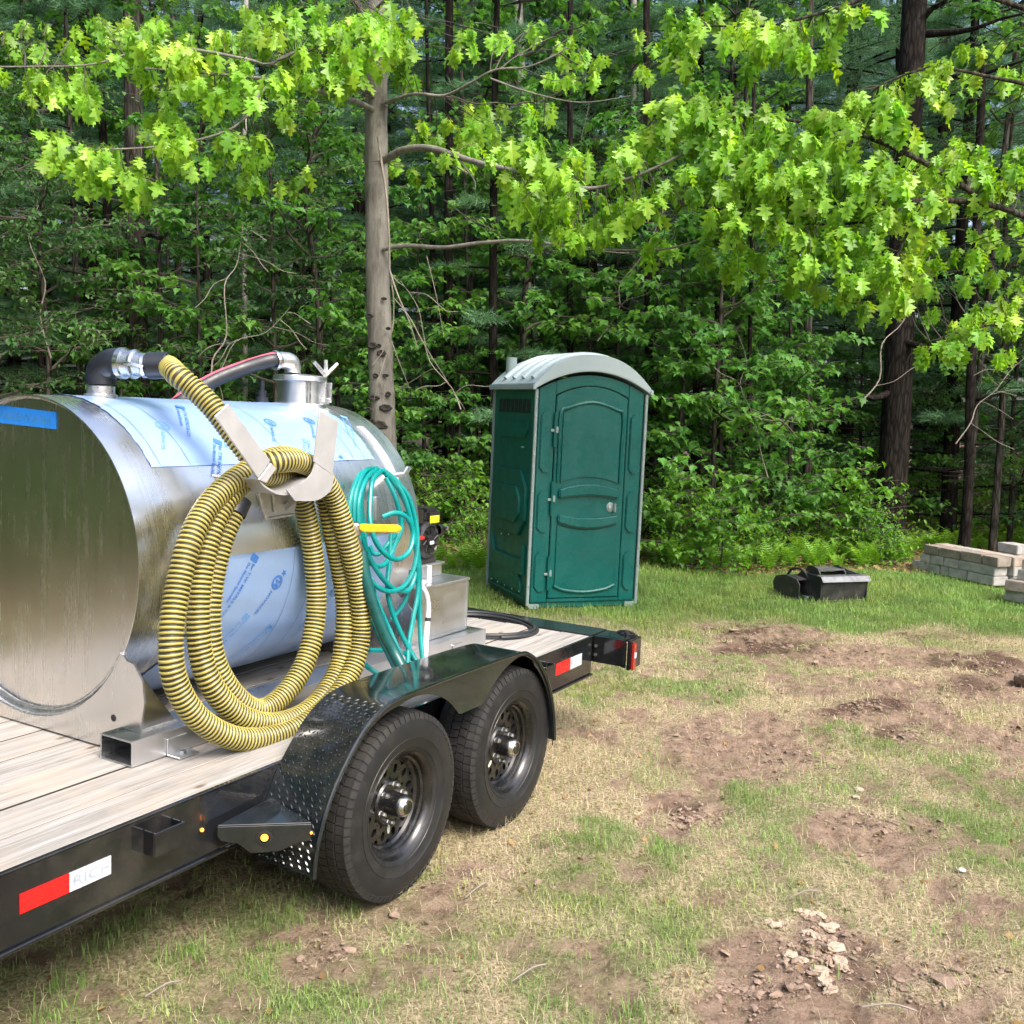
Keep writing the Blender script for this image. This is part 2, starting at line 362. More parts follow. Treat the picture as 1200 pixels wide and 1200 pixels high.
# =================================================================== TRAILER (frame: u = rearwards, v = across, z = up)
VC = 1.25; ZD = .602
trailer = thing('utility_trailer', (0, VC, 0), FT, 'black two-axle flatbed trailer with a wooden plank deck, carrying the aluminium tank', 'trailer')
pm = MB().box((0, -.089, -.019), (5.13, .089, .019))
U0, U1 = -3.02, 2.11
for i in range(11):
    v0 = .243+i*.1832+.0916
    if i == 0:
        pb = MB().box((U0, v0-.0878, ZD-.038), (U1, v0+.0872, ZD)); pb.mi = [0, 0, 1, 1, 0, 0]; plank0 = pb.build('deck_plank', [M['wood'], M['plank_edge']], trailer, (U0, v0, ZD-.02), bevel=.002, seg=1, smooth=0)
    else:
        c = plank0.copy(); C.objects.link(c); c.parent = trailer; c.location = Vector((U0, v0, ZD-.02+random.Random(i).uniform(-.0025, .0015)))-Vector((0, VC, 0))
        if i % 3 == 1: c.scale = (1, 1, 1)
# side frames, crossmembers
for vs_, nm in ((.228, 0), (2.272, 1)):
    sgn = 1 if nm == 0 else -1
    b = MB()
    a = vs_; e = vs_+sgn*.012
    lo, hi = min(a, e), max(a, e)
    b.box((U0-.02, lo, .392), (2.11, hi, .600))
    lo2, hi2 = (a-.012, a+.05) if sgn > 0 else (a-.05, a+.012)
    b.box((U0-.02, lo2, .380), (2.112, hi2, .392))
    b.box((U0-.02, min(a-sgn*.004, a+sgn*.013), .600), (2.112, max(a-sgn*.004, a+sgn*.013), .6065))
    b.build('side_rail', M['black'], trailer, bevel=.002, seg=1)
for i in range(9):
    u = U0+.05+i*.62
    MB().box((u, .245, .47), (u+.05, 2.255, .5635)).build('crossmember', M['black_matt'], trailer)
MB().box((U0-.08, .215, .38), (U0-.022, 2.285, .61)).build('front_rail', M['black'], trailer, bevel=.004)
tg = MB()
for vv in (.5, 2.0): tg.prism([(U0-.08, vv-.04, .42), (U0-.08, vv+.04, .42), (U0-1.4, 1.25+.04*(1 if vv > 1 else -1)*1.2, .42), (U0-1.4, 1.25, .42)], (0, 0, .12))
tg.build('tongue', M['black'], trailer)
# rear beam with outboard stub plates and lamps
RB = MB(); RB.box((2.118, .236, .452), (2.33, 2.264, .607)); RB.box((2.125, .04, .455), (2.155, .233, .604)); RB.box((2.158, .04, .590), (2.325, .233, .604)); RB.box((2.158, .04, .44), (2.168, .07, .588))
RB.box((2.125, 2.267, .455), (2.155, 2.46, .604)); RB.box((2.158, 2.267, .590), (2.325, 2.46, .604))
RB.build('rear_beam', M['black'], trailer, bevel=.004)
RL = MB().box((2.16, .018, .43), (2.32, .037, .60)); RL.build('end_plate', M['black'], trailer, bevel=.004)
tl = MB().box((2.17, .000, .43), (2.215, .016, .585)); tlo = tl.build('tail_lamp', M['redlens'], trailer, bevel=.006)
MB().box((2.18, -.004, .50), (2.205, -.0005, .53)).build('lamp_reflector', M['white_strip'], tlo)
ht = MB().tube(smoothpath([(2.30, .16, .606), (2.30, .12, .618), (2.30, .07, .616), (2.30, .05, .608)], 5), .008, 6); ht.lathe([(.0, 0), (.016, 0), (.016, .016), (0, .016)], Matrix.Translation((2.27, .09, .606)), 12)
ht.build('ramp_latch', M['black_matt'], trailer)
for (u, z) in ((2.123, .55), (2.123, .50)):
    MB().lathe([(0, 0), (.009, 0), (.009, .006), (0, .007)], Matrix.Translation((u, .21, z)) @ Matrix.Rotation(-math.pi/2, 4, 'Y'), 8).build('bolt', M['galv'], trailer)
# stake pockets
sp = MB(); u0, u1 = -1.02, -.905
sp.box((u0, .175, .49), (u1, .182, .566)); sp.box((u0, .182, .49), (u0+.008, .2255, .566)); sp.box((u1-.008, .182, .49), (u1, .2255, .566))
spo = sp.build('stake_pocket', M['black'], trailer, (u0, .2, .5), bevel=.002, seg=1)
for d in (-1.05, -1.95, 2.47): child_copy(spo, (d, 0, 0))
# reflective strips
def strip(u0, u1, z0, z1, split, txt):
    um = u0+(u1-u0)*split
    r = MB().box((u0, .2245, z0), (um, .2275, z1)).build('red_strip', M['red'], trailer)
    w_ = MB().box((um+.001, .2245, z0), (u1, .2275, z1)).build('white_strip', M['white_strip'], trailer)
    vs, fs = text_mesh(txt, (z1-z0)*.78, True)
    W_ = max(v.x for v in vs); H_ = max(v.y for v in vs)
    t = MB().add([(um+(u1-um)*.5+(v.x-W_/2)*1.35, .2238, (z0+z1)/2+(v.y-H_/2)) for v in vs], fs)
    t.box((um+.008, .2238, (z0+z1)/2-.002), (um+.02, .2243, (z0+z1)/2+.002)); t.box((u1-.02, .2238, (z0+z1)/2-.002), (u1-.008, .2243, (z0+z1)/2+.002))
    t.build('strip_lettering', M['strip_grey'], w_, smooth=0)
strip(-1.425, -1.137, .475, .530, .52, 'RICE'); strip(1.66, 1.975, .470, .533, .55, 'RICE')
# fender
top = [(-.548, .30), (-.537, .39), (-.505, .485), (-.455, .575), (-.385, .66), (-.30, .738), (-.21, .785), (-.12, .803), (0, .808), (.40, .808), (.78, .800), (.88, .778), (.965, .728), (1.04, .655), (1.10, .565), (1.143, .46), (1.165, .36), (1.17, .31)]
tp = [Vector((u, 0, z)) for u, z in top]; tp = resample(smoothpath(tp, 6), .02)
inn = []
for i, p in enumerate(tp):
    t = (tp[min(i+1, len(tp)-1)]-tp[max(i-1, 0)]).normalized(); inn.append(p-Vector((-t.z, 0, t.x))*.005)
F = MB()
VO, VI = -.028, .2265
k = len(tp); vs = []
for p, q in zip(tp, inn): vs += [(p.x, VO, p.z), (p.x, VI, p.z), (q.x, VI, q.z), (q.x, VO, q.z)]
fs = [(i*4+j, i*4+(j+1) % 4, (i+1)*4+(j+1) % 4, (i+1)*4+j) for i in range(k-1) for j in range(4)]+[(0, 1, 2, 3), tuple(k*4-4+j for j in (3, 2, 1, 0))]
F.add(vs, fs)
fend = F.build('fender', M['black_top'], trailer, (.3, .1, .5), smooth=40)
L_ = MB().tube([(p.x, VO-.004, p.z-.002) for p in tp], .0075, 8); L_.build('fender_lip', M['black_top'], fend)
# outer skirt with wheel arches
def arch(u):
    z = -1
    for h in (0, .828):
        d = abs(u-h)
        if d < .425: z = max(z, .357+math.sqrt(.425**2-d*d))
    return max(z, .638)
S = MB(); vs = []; fs = []
sk_ = [p for p in inn]
for p in sk_:
    zb_ = min(arch(p.x) if -.10 < p.x < .93 else p.z-.028, p.z-.012)
    vs += [(p.x, VO+.001, p.z), (p.x, VO+.005, p.z), (p.x, VO+.005, zb_), (p.x, VO+.001, zb_)]
k = len(sk_)
fs = [(i*4+j, i*4+(j+1) % 4, (i+1)*4+(j+1) % 4, (i+1)*4+j) for i in range(k-1) for j in range(4)]
S.add(vs, fs).build('fender_skirt', M['black_top'], fend, smooth=40)
# raised tread lugs on the front slope
Lg = MB(); acc = 0; row = 0; last = 0
for i in range(1, len(tp)-1):
    if tp[i].x > -.17: break
    acc = (i)*.02
    if acc-last < .0195: continue
    last = acc; row += 1
    t = (tp[i+1]-tp[i-1]).normalized(); nrm = Vector((-t.z, 0, t.x))
    for j in range(14):
        v = VO+.014+j*.0180+(.009 if row % 2 else 0)
        if v > VI-.008: continue
        a = R_(45 if (j+row) % 2 else -45); dl = t*math.cos(a)+Vector((0, 1, 0))*math.sin(a); dw = t.cross(nrm)*math.cos(a)*1.0+t*math.sin(a)
        dw = nrm.cross(dl).normalized(); c = Vector((tp[i].x, v, tp[i].z))
        Lg.add([c+dl*.0105, c+dw*.0034, c-dl*.0105, c-dw*.0034, c+nrm*.0034+dl*.005, c+nrm*.0034-dl*.005],
               [(0, 1, 4), (1, 2, 5, 4), (2, 3, 5), (3, 0, 4, 5)])
tag(Lg.build('tread_lugs', M['black_top'], fend, smooth=60), kind='stuff')
# light bracket in front of the fender
A_ = Vector((-.745, .205, .486)); B_ = Vector((-.555, -.022, .486)); Cc = Vector((-.50, .205, .500))
G = MB().prism([A_, B_, Cc], (0, 0, .004))
d = (B_-A_); n_ = Vector((d.y, -d.x, 0)).normalized()*(.004)
if n_.y > 0: n_ = -n_
pf = [(0, .0), (1, 0), (1, -.055), (.86, -.062), (.66, -.088), (.36, -.092), (.22, -.058), (.04, -.048), (0, -.03)]
G.prism([A_+d*t+Vector((0, 0, z)) for t, z in pf], n_)
br = G.build('light_bracket', M['black_top'], trailer, bevel=.0015, seg=1)
rot = Matrix.Rotation(math.atan2(n_.y, n_.x), 4, 'Z') @ Matrix.Rotation(math.pi/2, 4, 'Y')
for (t, z, r) in ((.50, -.040, .017), (1.0, -.028, .0055)):
    p = A_+d*t+Vector((0, 0, z))+n_*1.05
    MB().lathe([(r*1.5, 0), (r*1.5, .003), (r, .004)], Matrix.Translation(p) @ rot, 16).build('lamp_bezel', M['black_matt'], br)
    MB().lathe([(r*.7, .002), (r*.6, .006), (0, .008)], Matrix.Translation(p) @ rot, 14).build('marker_lamp', M['amber'], br)
MB().lathe([(.006, 0), (.005, .004), (0, .005)], Matrix.Translation((-.79, .2265, .485)) @ Matrix.Rotation(math.pi/2, 4, 'X'), 12).build('marker_lamp', M['amber'], trailer)
# wheels
HR = .357
def hubT(u, v=.105, z=HR): return Matrix.Translation((u, v, z)) @ Matrix.Rotation(math.pi/2, 4, 'X')
T0 = hubT(0)
def disc_with_holes(r1, r2, rh, rc, nh, z, th):
    b = MB(); seg = 12
    for hI in range(nh):
        a0 = 2*math.pi*hI/nh; ac = a0+math.pi/nh
        hol = []; out = []
        for j in range(seg):
            a = 2*math.pi*j/seg+math.pi/seg*0
            hol.append((rc+rh*math.cos(a)*1.25, rh*math.sin(a)*.85))
            # sector boundary in (r, angle offset)
            ca, sa = math.cos(a), math.sin(a); s = 1/max(abs(ca), abs(sa)); x, y = ca*s, sa*s
            rr = (r1+r2)/2+x*(r2-r1)/2; an = y*math.pi/nh; out.append((rr, an))
        vs = []
        for (hx, hy), (rr, an) in zip(hol, out):
            c, s_ = math.cos(ac), math.sin(ac)
            X, Y = hx*c-hy*s_, hx*s_+hy*c
            vs += [(X, Y, z), (X, Y, z-th), (rr*math.cos(ac+an), rr*math.sin(ac+an), z)]
        fs = []
        for j in range(seg):
            q = (j+1) % seg; fs += [(j*3, j*3+2, q*3+2, q*3), (j*3, q*3, q*3+1, j*3+1)]
        b.add([T0 @ Vector(v) for v in vs], fs)
    return b
def make_wheel():
    b = MB()
    b.lathe([(.196, -.085), (.196, .078), (.203, .082), (.207, .090), (.2035, .094), (.196, .088), (.186, .078), (.183, .062), (.174, .056), (.172, .040), (.163, .031), (.155, .033)], T0, 56)
    q = disc_with_holes(.088, .157, .0145, .128, 12, .033, .012); b.v, off = b.v+q.v, len(b.v); b.f += [tuple(i+off for i in f) for f in q.f]; b.mi += q.mi
    b.lathe([(.089, .0335), (.082, .041), (.06, .043), (.044, .043)], T0, 40)
    wo = b.build('wheel', M['rimblack'], trailer, (0, .105, HR), smooth=35)
    # back of the disc and brake drum
    MB().lathe([(0, -.05), (.15, -.05), (.15, -.012), (0, -.012)], T0, 32).build('brake_drum', M['black_matt'], wo)
    t = MB()
    prof = [(.200, -.088), (.206, -.098), (.235, -.108), (.29, -.113), (.325, -.108), (.345, -.098), (.350, -.085), (.3515, -.04), (.3515, .04), (.350, .085), (.345, .098), (.325, .1075), (.29, .112), (.262, .111), (.2605, .1135), (.257, .111), (.235, .107), (.2235, .103), (.2225, .1045), (.221, .102), (.206, .095), (.200, .087)]
    t.lathe(prof, T0, 80)
    rr = random.Random(3); NB = 66
    for rib, (h0, h1, sk, rw) in enumerate(((-.096, -.062, .10, .355), (-.057, -.024, .25, .3575), (-.019, .019, -.2, .358), (.024, .057, .25, .3575), (.062, .097, -.10, .355))):
        nb = NB
        for i in range(nb):
            a0 = 2*math.pi*(i+.07+(.5 if rib % 2 else 0))/nb; a1 = 2*math.pi*(i+.93+(.5 if rib % 2 else 0))/nb
            ri = .345; ro0 = rw if rib < 4 else rw; vs = []
            for (r, hh, aa) in ((ri, h0, 0), (ri, h1, 1), (ro0 if rib != 0 else rw-.006, h0, 0), (ro0 if rib != 4 else rw-.006, h1, 1)):
                for a in (a0, a1):
                    a += sk*(hh)*1.6; vs.append(T0 @ Vector((r*math.cos(a), r*math.sin(a), hh)))
            t.add(vs, [(0, 1, 3, 2), (4, 6, 7, 5), (0, 4, 5, 1), (2, 3, 7, 6), (0, 2, 6, 4), (1, 5, 7, 3)], 1)
    for i in range(0, 66):   # shoulder lugs down the sidewall
        a0 = 2*math.pi*(i+.12)/66; a1 = 2*math.pi*(i+.88)/66; vs = []
        for (r, hh) in ((.352, .094), (.351, .099), (.328, .1085), (.325, .103)):
            for a in (a0, a1): vs.append(T0 @ Vector((r*math.cos(a), r*math.sin(a), hh)))
        t.add(vs, [(0, 1, 3, 2), (2, 3, 5, 4), (4, 5, 7, 6), (0, 2, 4, 6), (1, 7, 5, 3)], 1)
    t.build('tyre', [M['rubber'], M['tread']], wo, smooth=32)
    hb = MB().lathe([(.046, .040), (.045, .070), (.043, .095), (.040, .1)], T0, 32); ho = hb.build('hub', M['rimblack'], wo)
    MB().lathe([(.0405, .099), (.037, .114), (.031, .121), (.026, .121)], T0, 32).build('hub_cap', M['chrome'], wo)
    MB().lathe([(.0255, .1215), (.024, .124), (.016, .122), (.0, .119)], T0, 24).build('hub_plug', M['rimblack'], wo)
    for i in range(6):
        a = 2*math.pi*(i+.3)/6; p = T0 @ Matrix.Translation((.070*math.cos(a), .070*math.sin(a), .042))
        nt_ = MB().lathe([(.0125, 0), (.0125, .003), (.010, .005), (.010, .020), (.007, .027), (0, .028)], p, 6).build('lug_nut', M['galv'], wo, (.0, .105, HR), smooth=0)
    MB().lathe([(0, .0355), (.009, .0355), (.009, .0345)], T0 @ Matrix.Translation((.105*math.cos(R_(-90)), .105*math.sin(R_(-90)), 0)) @ Matrix.Diagonal((1, 2.0, 1, 1)), 16).build('valve_sticker', M['sticker'], wo)
    vt = MB().tube([T0 @ Vector((-.09, -.14, .035)), T0 @ Vector((-.094, -.146, .065))], .004, 6); vt.build('valve_stem', M['black_matt'], wo)
    return wo
wh = make_wheel()
c = child_copy(wh, (.828, 0, 0)); c.rotation_euler = (0, .9, 0)
for u in (0, .828):
    c = child_copy(wh, (u, 0, 0)); c.location = Vector((u, 2.5-.105, HR))-Vector((0, VC, 0)); c.rotation_euler = (0, 0, math.pi)
for u in (0, .828):
    MB().box((u-.03, .215, .30), (u+.03, 2.285, .36)).build('axle', M['black_matt'], trailer)
sp = MB()
for vv in (.33, 2.17):
    for u in (0, .828): sp.prism([(u-.33, vv-.025, .372), (u-.1, vv-.025, .318), (u+.1, vv-.025, .318), (u+.33, vv-.025, .372), (u+.33, vv-.025, .39), (u+.1, vv-.025, .362), (u-.1, vv-.025, .362), (u-.33, vv-.025, .39)], (0, .05, 0))
sp.build('leaf_spring', M['black_matt'], trailer)
# far fender, mirrored, simple
ff = fend.copy(); C.objects.link(ff); ff.parent = trailer; ff.scale = (1, -1, 1); ff.location = Vector((.3, 2.5-.1, .5))-Vector((0, VC, 0))
# =================================================================== TANK
RT, ZT, TU0, TU1 = .5926, 1.2402, -.676, .984
tank = thing('liquid_waste_tank', (.15, VC, ZD), FT, 'horizontal aluminium tank with pale blue film, on the trailer deck', 'tank')
def cylp(r, th, u):   # th from the top, towards the viewer side (-v)
    return Vector((u, VC-r*math.sin(th), ZT+r*math.cos(th)))
TT = Matrix.Translation((0, VC, ZT)) @ Matrix.Rotation(math.pi/2, 4, 'Y')
sh = MB().lathe([(RT-.005, TU0), (RT, TU0), (RT, TU0+.3), (RT, 0), (RT, TU1-.3), (RT, TU1), (RT-.005, TU1), (RT-.005, TU1-.03), (RT-.005, TU0+.03), (RT-.005, TU0)], TT, 160)
sh.build('tank_shell', M['alu_shell'], tank, smooth=30)
for (u, nm) in ((TU0+.022, 'end_plate'), (TU1-.022, 'end_plate')):
    prof = [(RT-.006, u)]+[(RT*(1-k/10)-.006*(1-k/10), u+(.006 if u < 0 else -.006)*math.sin(k/10*1.5)) for k in range(1, 10)]+[(0, u+(.006 if u < 0 else -.006))]
    MB().lathe(prof, TT, 120).build(nm, M['alu_plate'], tank, smooth=30)
rr = random.Random(8)
for (u, r) in ((TU0+.018, RT-.009), (TU1-.018, RT-.009)):
    MB().tube([cylp(r+rr.uniform(-.0008, .0008), 2*math.pi*i/220, u+rr.uniform(-.0008, .0008)) for i in range(220)], [.0058+rr.uniform(-.001, .001) for _ in range(220)], 8, closed=True).build('end_weld', M['weld'], tank)
# protective film
def film(edge0, edge1, th0, th1, r=RT+.0022, n=90):
    vs = []; fs = []; m_ = 24; rr = random.Random(5)
    for i in range(n+1):
        th = th0+(th1-th0)*i/n; a, b = edge0(i/n), edge1(i/n)
        for j in range(m_+1):
            u = a+(b-a)*j/m_; w_ = .0009*math.sin(u*23+th*5)+.0008*math.sin(th*31-u*9)
            if i in (0, n) or j in (0, m_): w_ = rr.uniform(0, .003)
            vs.append(cylp(r+w_, th, u))
    o = (n+1)*(m_+1)
    fs = [(i*(m_+1)+j, i*(m_+1)+j+1, (i+1)*(m_+1)+j+1, (i+1)*(m_+1)+j) for i in range(n) for j in range(m_)]
    return MB().add(vs, fs)
jr = random.Random(2); jag = [jr.uniform(-.004, .004) for _ in range(200)]
f1 = film(lambda t: -.505-.03*math.sin(t*2.2)+jag[int(t*60)], lambda t: .765+jag[int(t*70)+40], R_(-75), R_(53.4)).build('protective_film', M['film'], tank, smooth=60)
f2 = film(lambda t: -.31-.26*min(1, max(0, t-.15)*2.2)+jag[int(t*60)], lambda t: .80+jag[int(t*70)], R_(88), R_(176)).build('protective_film', M['film'], tank, smooth=60)
def curve_strip(u, th0, th1, wdt, r=RT+.0050, n=60, du=0):
    b = MB(); vs = []
    for i in range(n+1):
        th = th0+(th1-th0)*i/n; uu = u+du*i/n
        vs += [cylp(r, th, uu-wdt/2), cylp(r, th, uu+wdt/2)]
    return b.add(vs, [(2*i, 2*i+1, 2*i+3, 2*i+2) for i in range(n)])
for u, a, b_, f_, du in ((-.375, -20, 53, f1, .03), (-.485, -8, 53, f1, .0), (.19, -20, 53, f1, .0), (.60, -10, 53, f1, .02), (.70, 0, 53, f1, .0), (.10, 89, 165, f2, -.02), (.22, 100, 170, f2, -.02), (-.30, 90, 120, f2, -.05)):
    curve_strip(u, R_(a), R_(b_), .0032, du=du).build('crease_line', M['line'], f_)
# film print, wrapped on the curve
def wrap_print(P0, ang, items, parent, material, r=RT+.0048):
    b = MB(); th0 = math.atan2(VC-P0[1], P0[2]-ZT); u0 = P0[0]; ca, sa = math.cos(ang), math.sin(ang)
    for vs, fs in items:
        out = []
        for x, y in vs:
            s = x*ca-y*sa; t = x*sa+y*ca         # s along the round, t along u
            out.append(cylp(r, th0+s/RT, u0+t))
        b.add(out, fs)
    return b.build('film_print', material, parent, smooth=0)
def rect(x0, y0, x1, y1): return [(x0, y0), (x1, y0), (x1, y1), (x0, y1)], [(0, 1, 2, 3)]
def ringp(cx, cy, r0, r1, a0=0, a1=360, n=28):
    vs = []
    for i in range(n+1):
        a = R_(a0+(a1-a0)*i/n); vs += [(cx+r0*math.cos(a), cy+r0*math.sin(a)), (cx+r1*math.cos(a), cy+r1*math.sin(a))]
    return vs, [(2*i, 2*i+1, 2*i+3, 2*i+2) for i in range(n)]
def txt(s, size, x, y, sx=1.):
    vs, fs = text_mesh(s, size, True); return [(x+v.x*sx, y+v.y) for v in vs], fs
TXA = [rect(-.034, -.024, -.006, .014), txt('for T.W. METALS & CO', .0205, 0, -.002, 1.15), txt('The Material Specialist', .0185, .004, -.026, 1.05)]
NLOGO = [ringp(0, 0, .021, .030), ([(-.010, -.014), (-.004, -.014), (.010, .008), (.010, -.014), (.0155, -.014), (.0155, .016), (.0095, .016), (-.0045, -.006), (-.0045, .016), (-.010, .016)], [tuple(range(10))]), txt('NOVACEL', .021, .040, -.008, 1.2)]
STAR = [([(0, .018), (.004, .005), (.016, .006), (.006, -.002), (.010, -.015), (0, -.007), (-.010, -.015), (-.006, -.002), (-.016, .006), (-.004, .005)], [tuple(range(10))])]
def cyl_at(px, py):
    d = loc_dir(ray(px, py)); o = (CU, CV, CAM_H); oy, oz = o[1]-VC, o[2]-ZT
    a = d[1]**2+d[2]**2; b = oy*d[1]+oz*d[2]; c = oy*oy+oz*oz-RT*RT; q = b*b-a*c
    if q < 0: return None
    t = (-b-math.sqrt(q))/a; return Vector((CU+d[0]*t, oy+VC+d[1]*t, CAM_H+d[2]*t))
for (x, y, kind, ink, par) in ((296, 660, 'A', 'ink', f2), (284, 728, 'A', 'inkpale', f2), (324, 682, 'N', 'ink', f2), (332, 671, 'S', 'ink', f2), (316, 734, 'S', 'ink', f2), (311, 740, 'A', 'inkpale', f2), (386, 700, 'A', 'inkpale', f2), (340, 760, 'A', 'inkpale', f2),
                               (213, 480, 'A', 'ink', f1), (256, 523, 'A', 'ink', f1), (311, 472, 'A', 'inkpale', f1), (316, 496, 'N', 'ink', f1), (362, 494, 'N', 'ink', f1), (360, 522, 'A', 'inkpale', f1), (405, 492, 'A', 'inkpale', f1), (399, 536, 'S', 'ink', f1), (190, 500, 'N', 'inkpale', f1), (262, 500, 'N', 'inkpale', f1)):
    P_ = cyl_at(x, y)
    if P_ is None: continue
    wrap_print(P_, R_(-33), {'A': TXA, 'N': NLOGO, 'S': STAR}[kind], par, M[ink])
# tape on the end plate
up_ = TU0+.0205
t0 = TA
def on_u(px, py, u):
    d = loc_dir(ray(px, py)); t = (u-CU)/d[0]; return Vector((u, CV+d[1]*t, CAM_H+d[2]*t))
q = [on_u(-14, 473, up_), on_u(66, 483, up_), on_u(66, 503, up_), on_u(-14, 494, up_)]
tp_ = MB().prism(q, (-.0012, 0, 0)).build('masking_tape', M['tape'], tank, smooth=0)
vs, fs = text_mesh('WAREWASH', 1.0); W_ = max(v.x for v in vs); H_ = max(v.y for v in vs)
e1 = (q[1]-q[0]); e2 = (q[0]-q[3])
MB().add([q[3]+e1*(.08+.84*v.x/W_)+e2*(.28+.42*v.y/H_)+Vector((-.0016, 0, 0)) for v in vs], fs).build('tape_lettering', M['tapeink'], tp_, smooth=0)
# skid rails: open box tube
def boxtube(v0, v1, z0, z1, u0, u1, t=.006):
    b = MB(); o_ = [(v0, z0), (v1, z0), (v1, z1), (v0, z1)]; i_ = [(v0+t, z0+t), (v1-t, z0+t), (v1-t, z1-t), (v0+t, z1-t)]
    vs = [(u, a, z) for u in (u0, u1) for (a, z) in o_+i_]; fs = []
    for j in range(4):
        k = (j+1) % 4
        fs += [(j, k, k+8, j+8), (j+4, j+12, k+12, k+4), (j, j+4, k+4, k), (j+8, k+8, k+12, j+12)]
    return b.add(vs, fs)
for (a, b_) in ((.582, .742), (1.758, 1.918)):
    boxtube(a, b_, ZD+.001, .692, -.765, 1.53).build('skid_rail', M['alu'], tank, bevel=.0025, smooth=30)
for u in (-.62, .35, 1.2):
    b = MB().box((u, .515, ZD+.0015), (u+.09, .580, ZD+.009)); b.box((u, .574, ZD+.009), (u+.09, .5805, .665))
    tb = b.build('tie_down_tab', M['alu'], tank, bevel=.002, seg=1)
    MB().lathe([(.013, 0), (.013, .009), (0, .009)], Matrix.Translation((u+.045, .548, ZD+.009)), 6).build('bolt', M['galv'], tb)
# cradle plates
def cradle(u):
    pts = [(.632, .694), (.612, .80), (.622, .878), (.668, .930), (.700, .936)]
    a0 = math.atan2(.700-VC, .99-ZT)
    arcp = []
    A0 = math.atan2(VC-.74, ZT-.965)    # from straight down
    for i in range(25):
        a = A0*(1-i/24); arcp.append((VC-(RT+.001)*math.sin(a), ZT-(RT+.001)*math.cos(a)))
    left = pts+arcp
    right = [(2*VC-v, z) for v, z in left[::-1]][1:]
    low = [(1.76, .694), (1.755, .609), (.745, .609), (.74, .694)]
    poly = left+right+low
    b = MB().prism([(u, v, z) for v, z in poly], (.008, 0, 0))
    return b
for u in (-.690, .90):
    o = cradle(u).build('cradle_plate', M['alu_plate'], tank, smooth=0)
    for s_ in (1, -1):
        vv = VC-s_*(VC-.645)
        MB().prism([(u+.009, vv, .694), (u+.009, vv, .90), (u+.17, vv, .694)], (0, s_*.008, 0)).build('gusset', M['alu_plate'], tank, smooth=0)
        MB().tube([(u+.01+.01*i, vv-.003*s_, .695) for i in range(17)], .006, 6).build('weld', M['weld'], tank)
hh = MB().lathe([(0, 0), (.0125, 0), (.0125, .001)], Matrix.Translation((-.6905, .765, .722)) @ Matrix.Rotation(-math.pi/2, 4, 'Y'), 18); hh.build('drain_hole', M['black_matt'], tank)
A0 = math.atan2(VC-.70, ZT-.93)
MB().tube([cylp(RT+.004+rr.uniform(-.001, .001), math.pi+(A0*1.02)*(i/40*2-1), TU0-.002) for i in range(41)], .0075, 8).build('cradle_weld', M['weld'], tank)
MB().tube([cylp(RT-.022+rr.uniform(-.001, .001), math.pi+(A0*.98)*(i/40*2-1), TU0+.012) for i in range(41)], .006, 8).build('inner_weld', M['weld'], tank)
# front outlet: collar, rubber elbow, cam-lock
E0 = Vector((-.385, 1.22, 1.83))
MB().lathe([(.062, -.03), (.062, .012), (.052, .016), (.052, .045), (.047, .045)], Matrix.Translation(E0), 32).build('outlet_collar', M['alu_cast'], tank)
hdir = (TA(205, 441, (wor((-.30, .90, 1.9))).y)-Vector((-.385, 1.22, 1.96))).normalized() if False else Vector((.30, -.95, -.03)).normalized()
ec = E0+Vector((0, 0, .05)); el = [ec, ec+Vector((0, 0, .035)), ec+Vector((0, 0, .062))+hdir*.012, ec+Vector((0, 0, .085))+hdir*.05, ec+Vector((0, 0, .088))+hdir*.085]
MB().tube(smoothpath(el, 5), .057, 24).build('rubber_elbow', M['rubber_black'], tank)
def along(p0, d): return Matrix.Translation(p0) @ d.to_track_quat('Z', 'Y').to_matrix().to_4x4()
ce = el[-1]
cl_ = MB().lathe([(.0, .0), (.060, .0), (.060, .020), (.052, .024), (.050, .05), (.056, .054), (.056, .064), (.047, .07), (.043, .13), (.046, .132), (.046, .145), (.03, .147)], along(ce, hdir), 32)
cl_.build('camlock_coupling', M['chrome'], tank)
for s_ in (-1, 1):
    sd_ = hdir.cross(Vector((0, 0, 1))).normalized()*s_
    MB().tube([ce+hdir*.055+sd_*.06, ce+hdir*.09+sd_*.064, ce+hdir*.13+sd_*.055+Vector((0, 0, -.01))], .008, 8).build('cam_arm', M['chrome'], tank)
# manhole
mc = Vector((.785, VC, 1.83))
mh = MB().lathe([(.135, -.02), (.130, .006), (.108, .010), (.106, .115)], Matrix.Translation(mc), 48); mh.build('manhole_neck', M['alu'], tank)
MB().lathe([(.0, .150), (.05, .148), (.11, .142), (.128, .138), (.130, .118), (.118, .114), (.104, .114)], Matrix.Translation(mc), 48).build('manhole_lid', M['alu_cast'], tank)
vr = MB().tube([mc+Vector((-.045, -.105, .0)), mc+Vector((-.045, -.105, .115))], .004, 6); vr.tube([mc+Vector((-.06, -.10, .0)), mc+Vector((-.06, -.10, .115))], .003, 6); vr.build('vent_rod', M['chrome'], tank)
pe = mc+Vector((-.055, .0, .150))
bel = [pe, pe+Vector((0, 0, .03)), pe+Vector((-.02, .0, .055)), pe+Vector((-.07, .01, .058)), pe+Vector((-.10, .015, .055))]
MB().tube(smoothpath(bel, 5), .040, 20).build('lid_elbow', M['alu_cast'], tank)
MB().lathe([(.044, -.012), (.046, -.006), (.046, .008), (.044, .012)], along(bel[-1], (bel[-1]-bel[-2]).normalized()), 24).build('hose_clamp', M['chrome'], tank)
kn = mc+Vector((.075, -.095, .118))
k_ = MB().tube([kn+Vector((0, 0, -.09)), kn+Vector((0, 0, .045))], .007, 8)
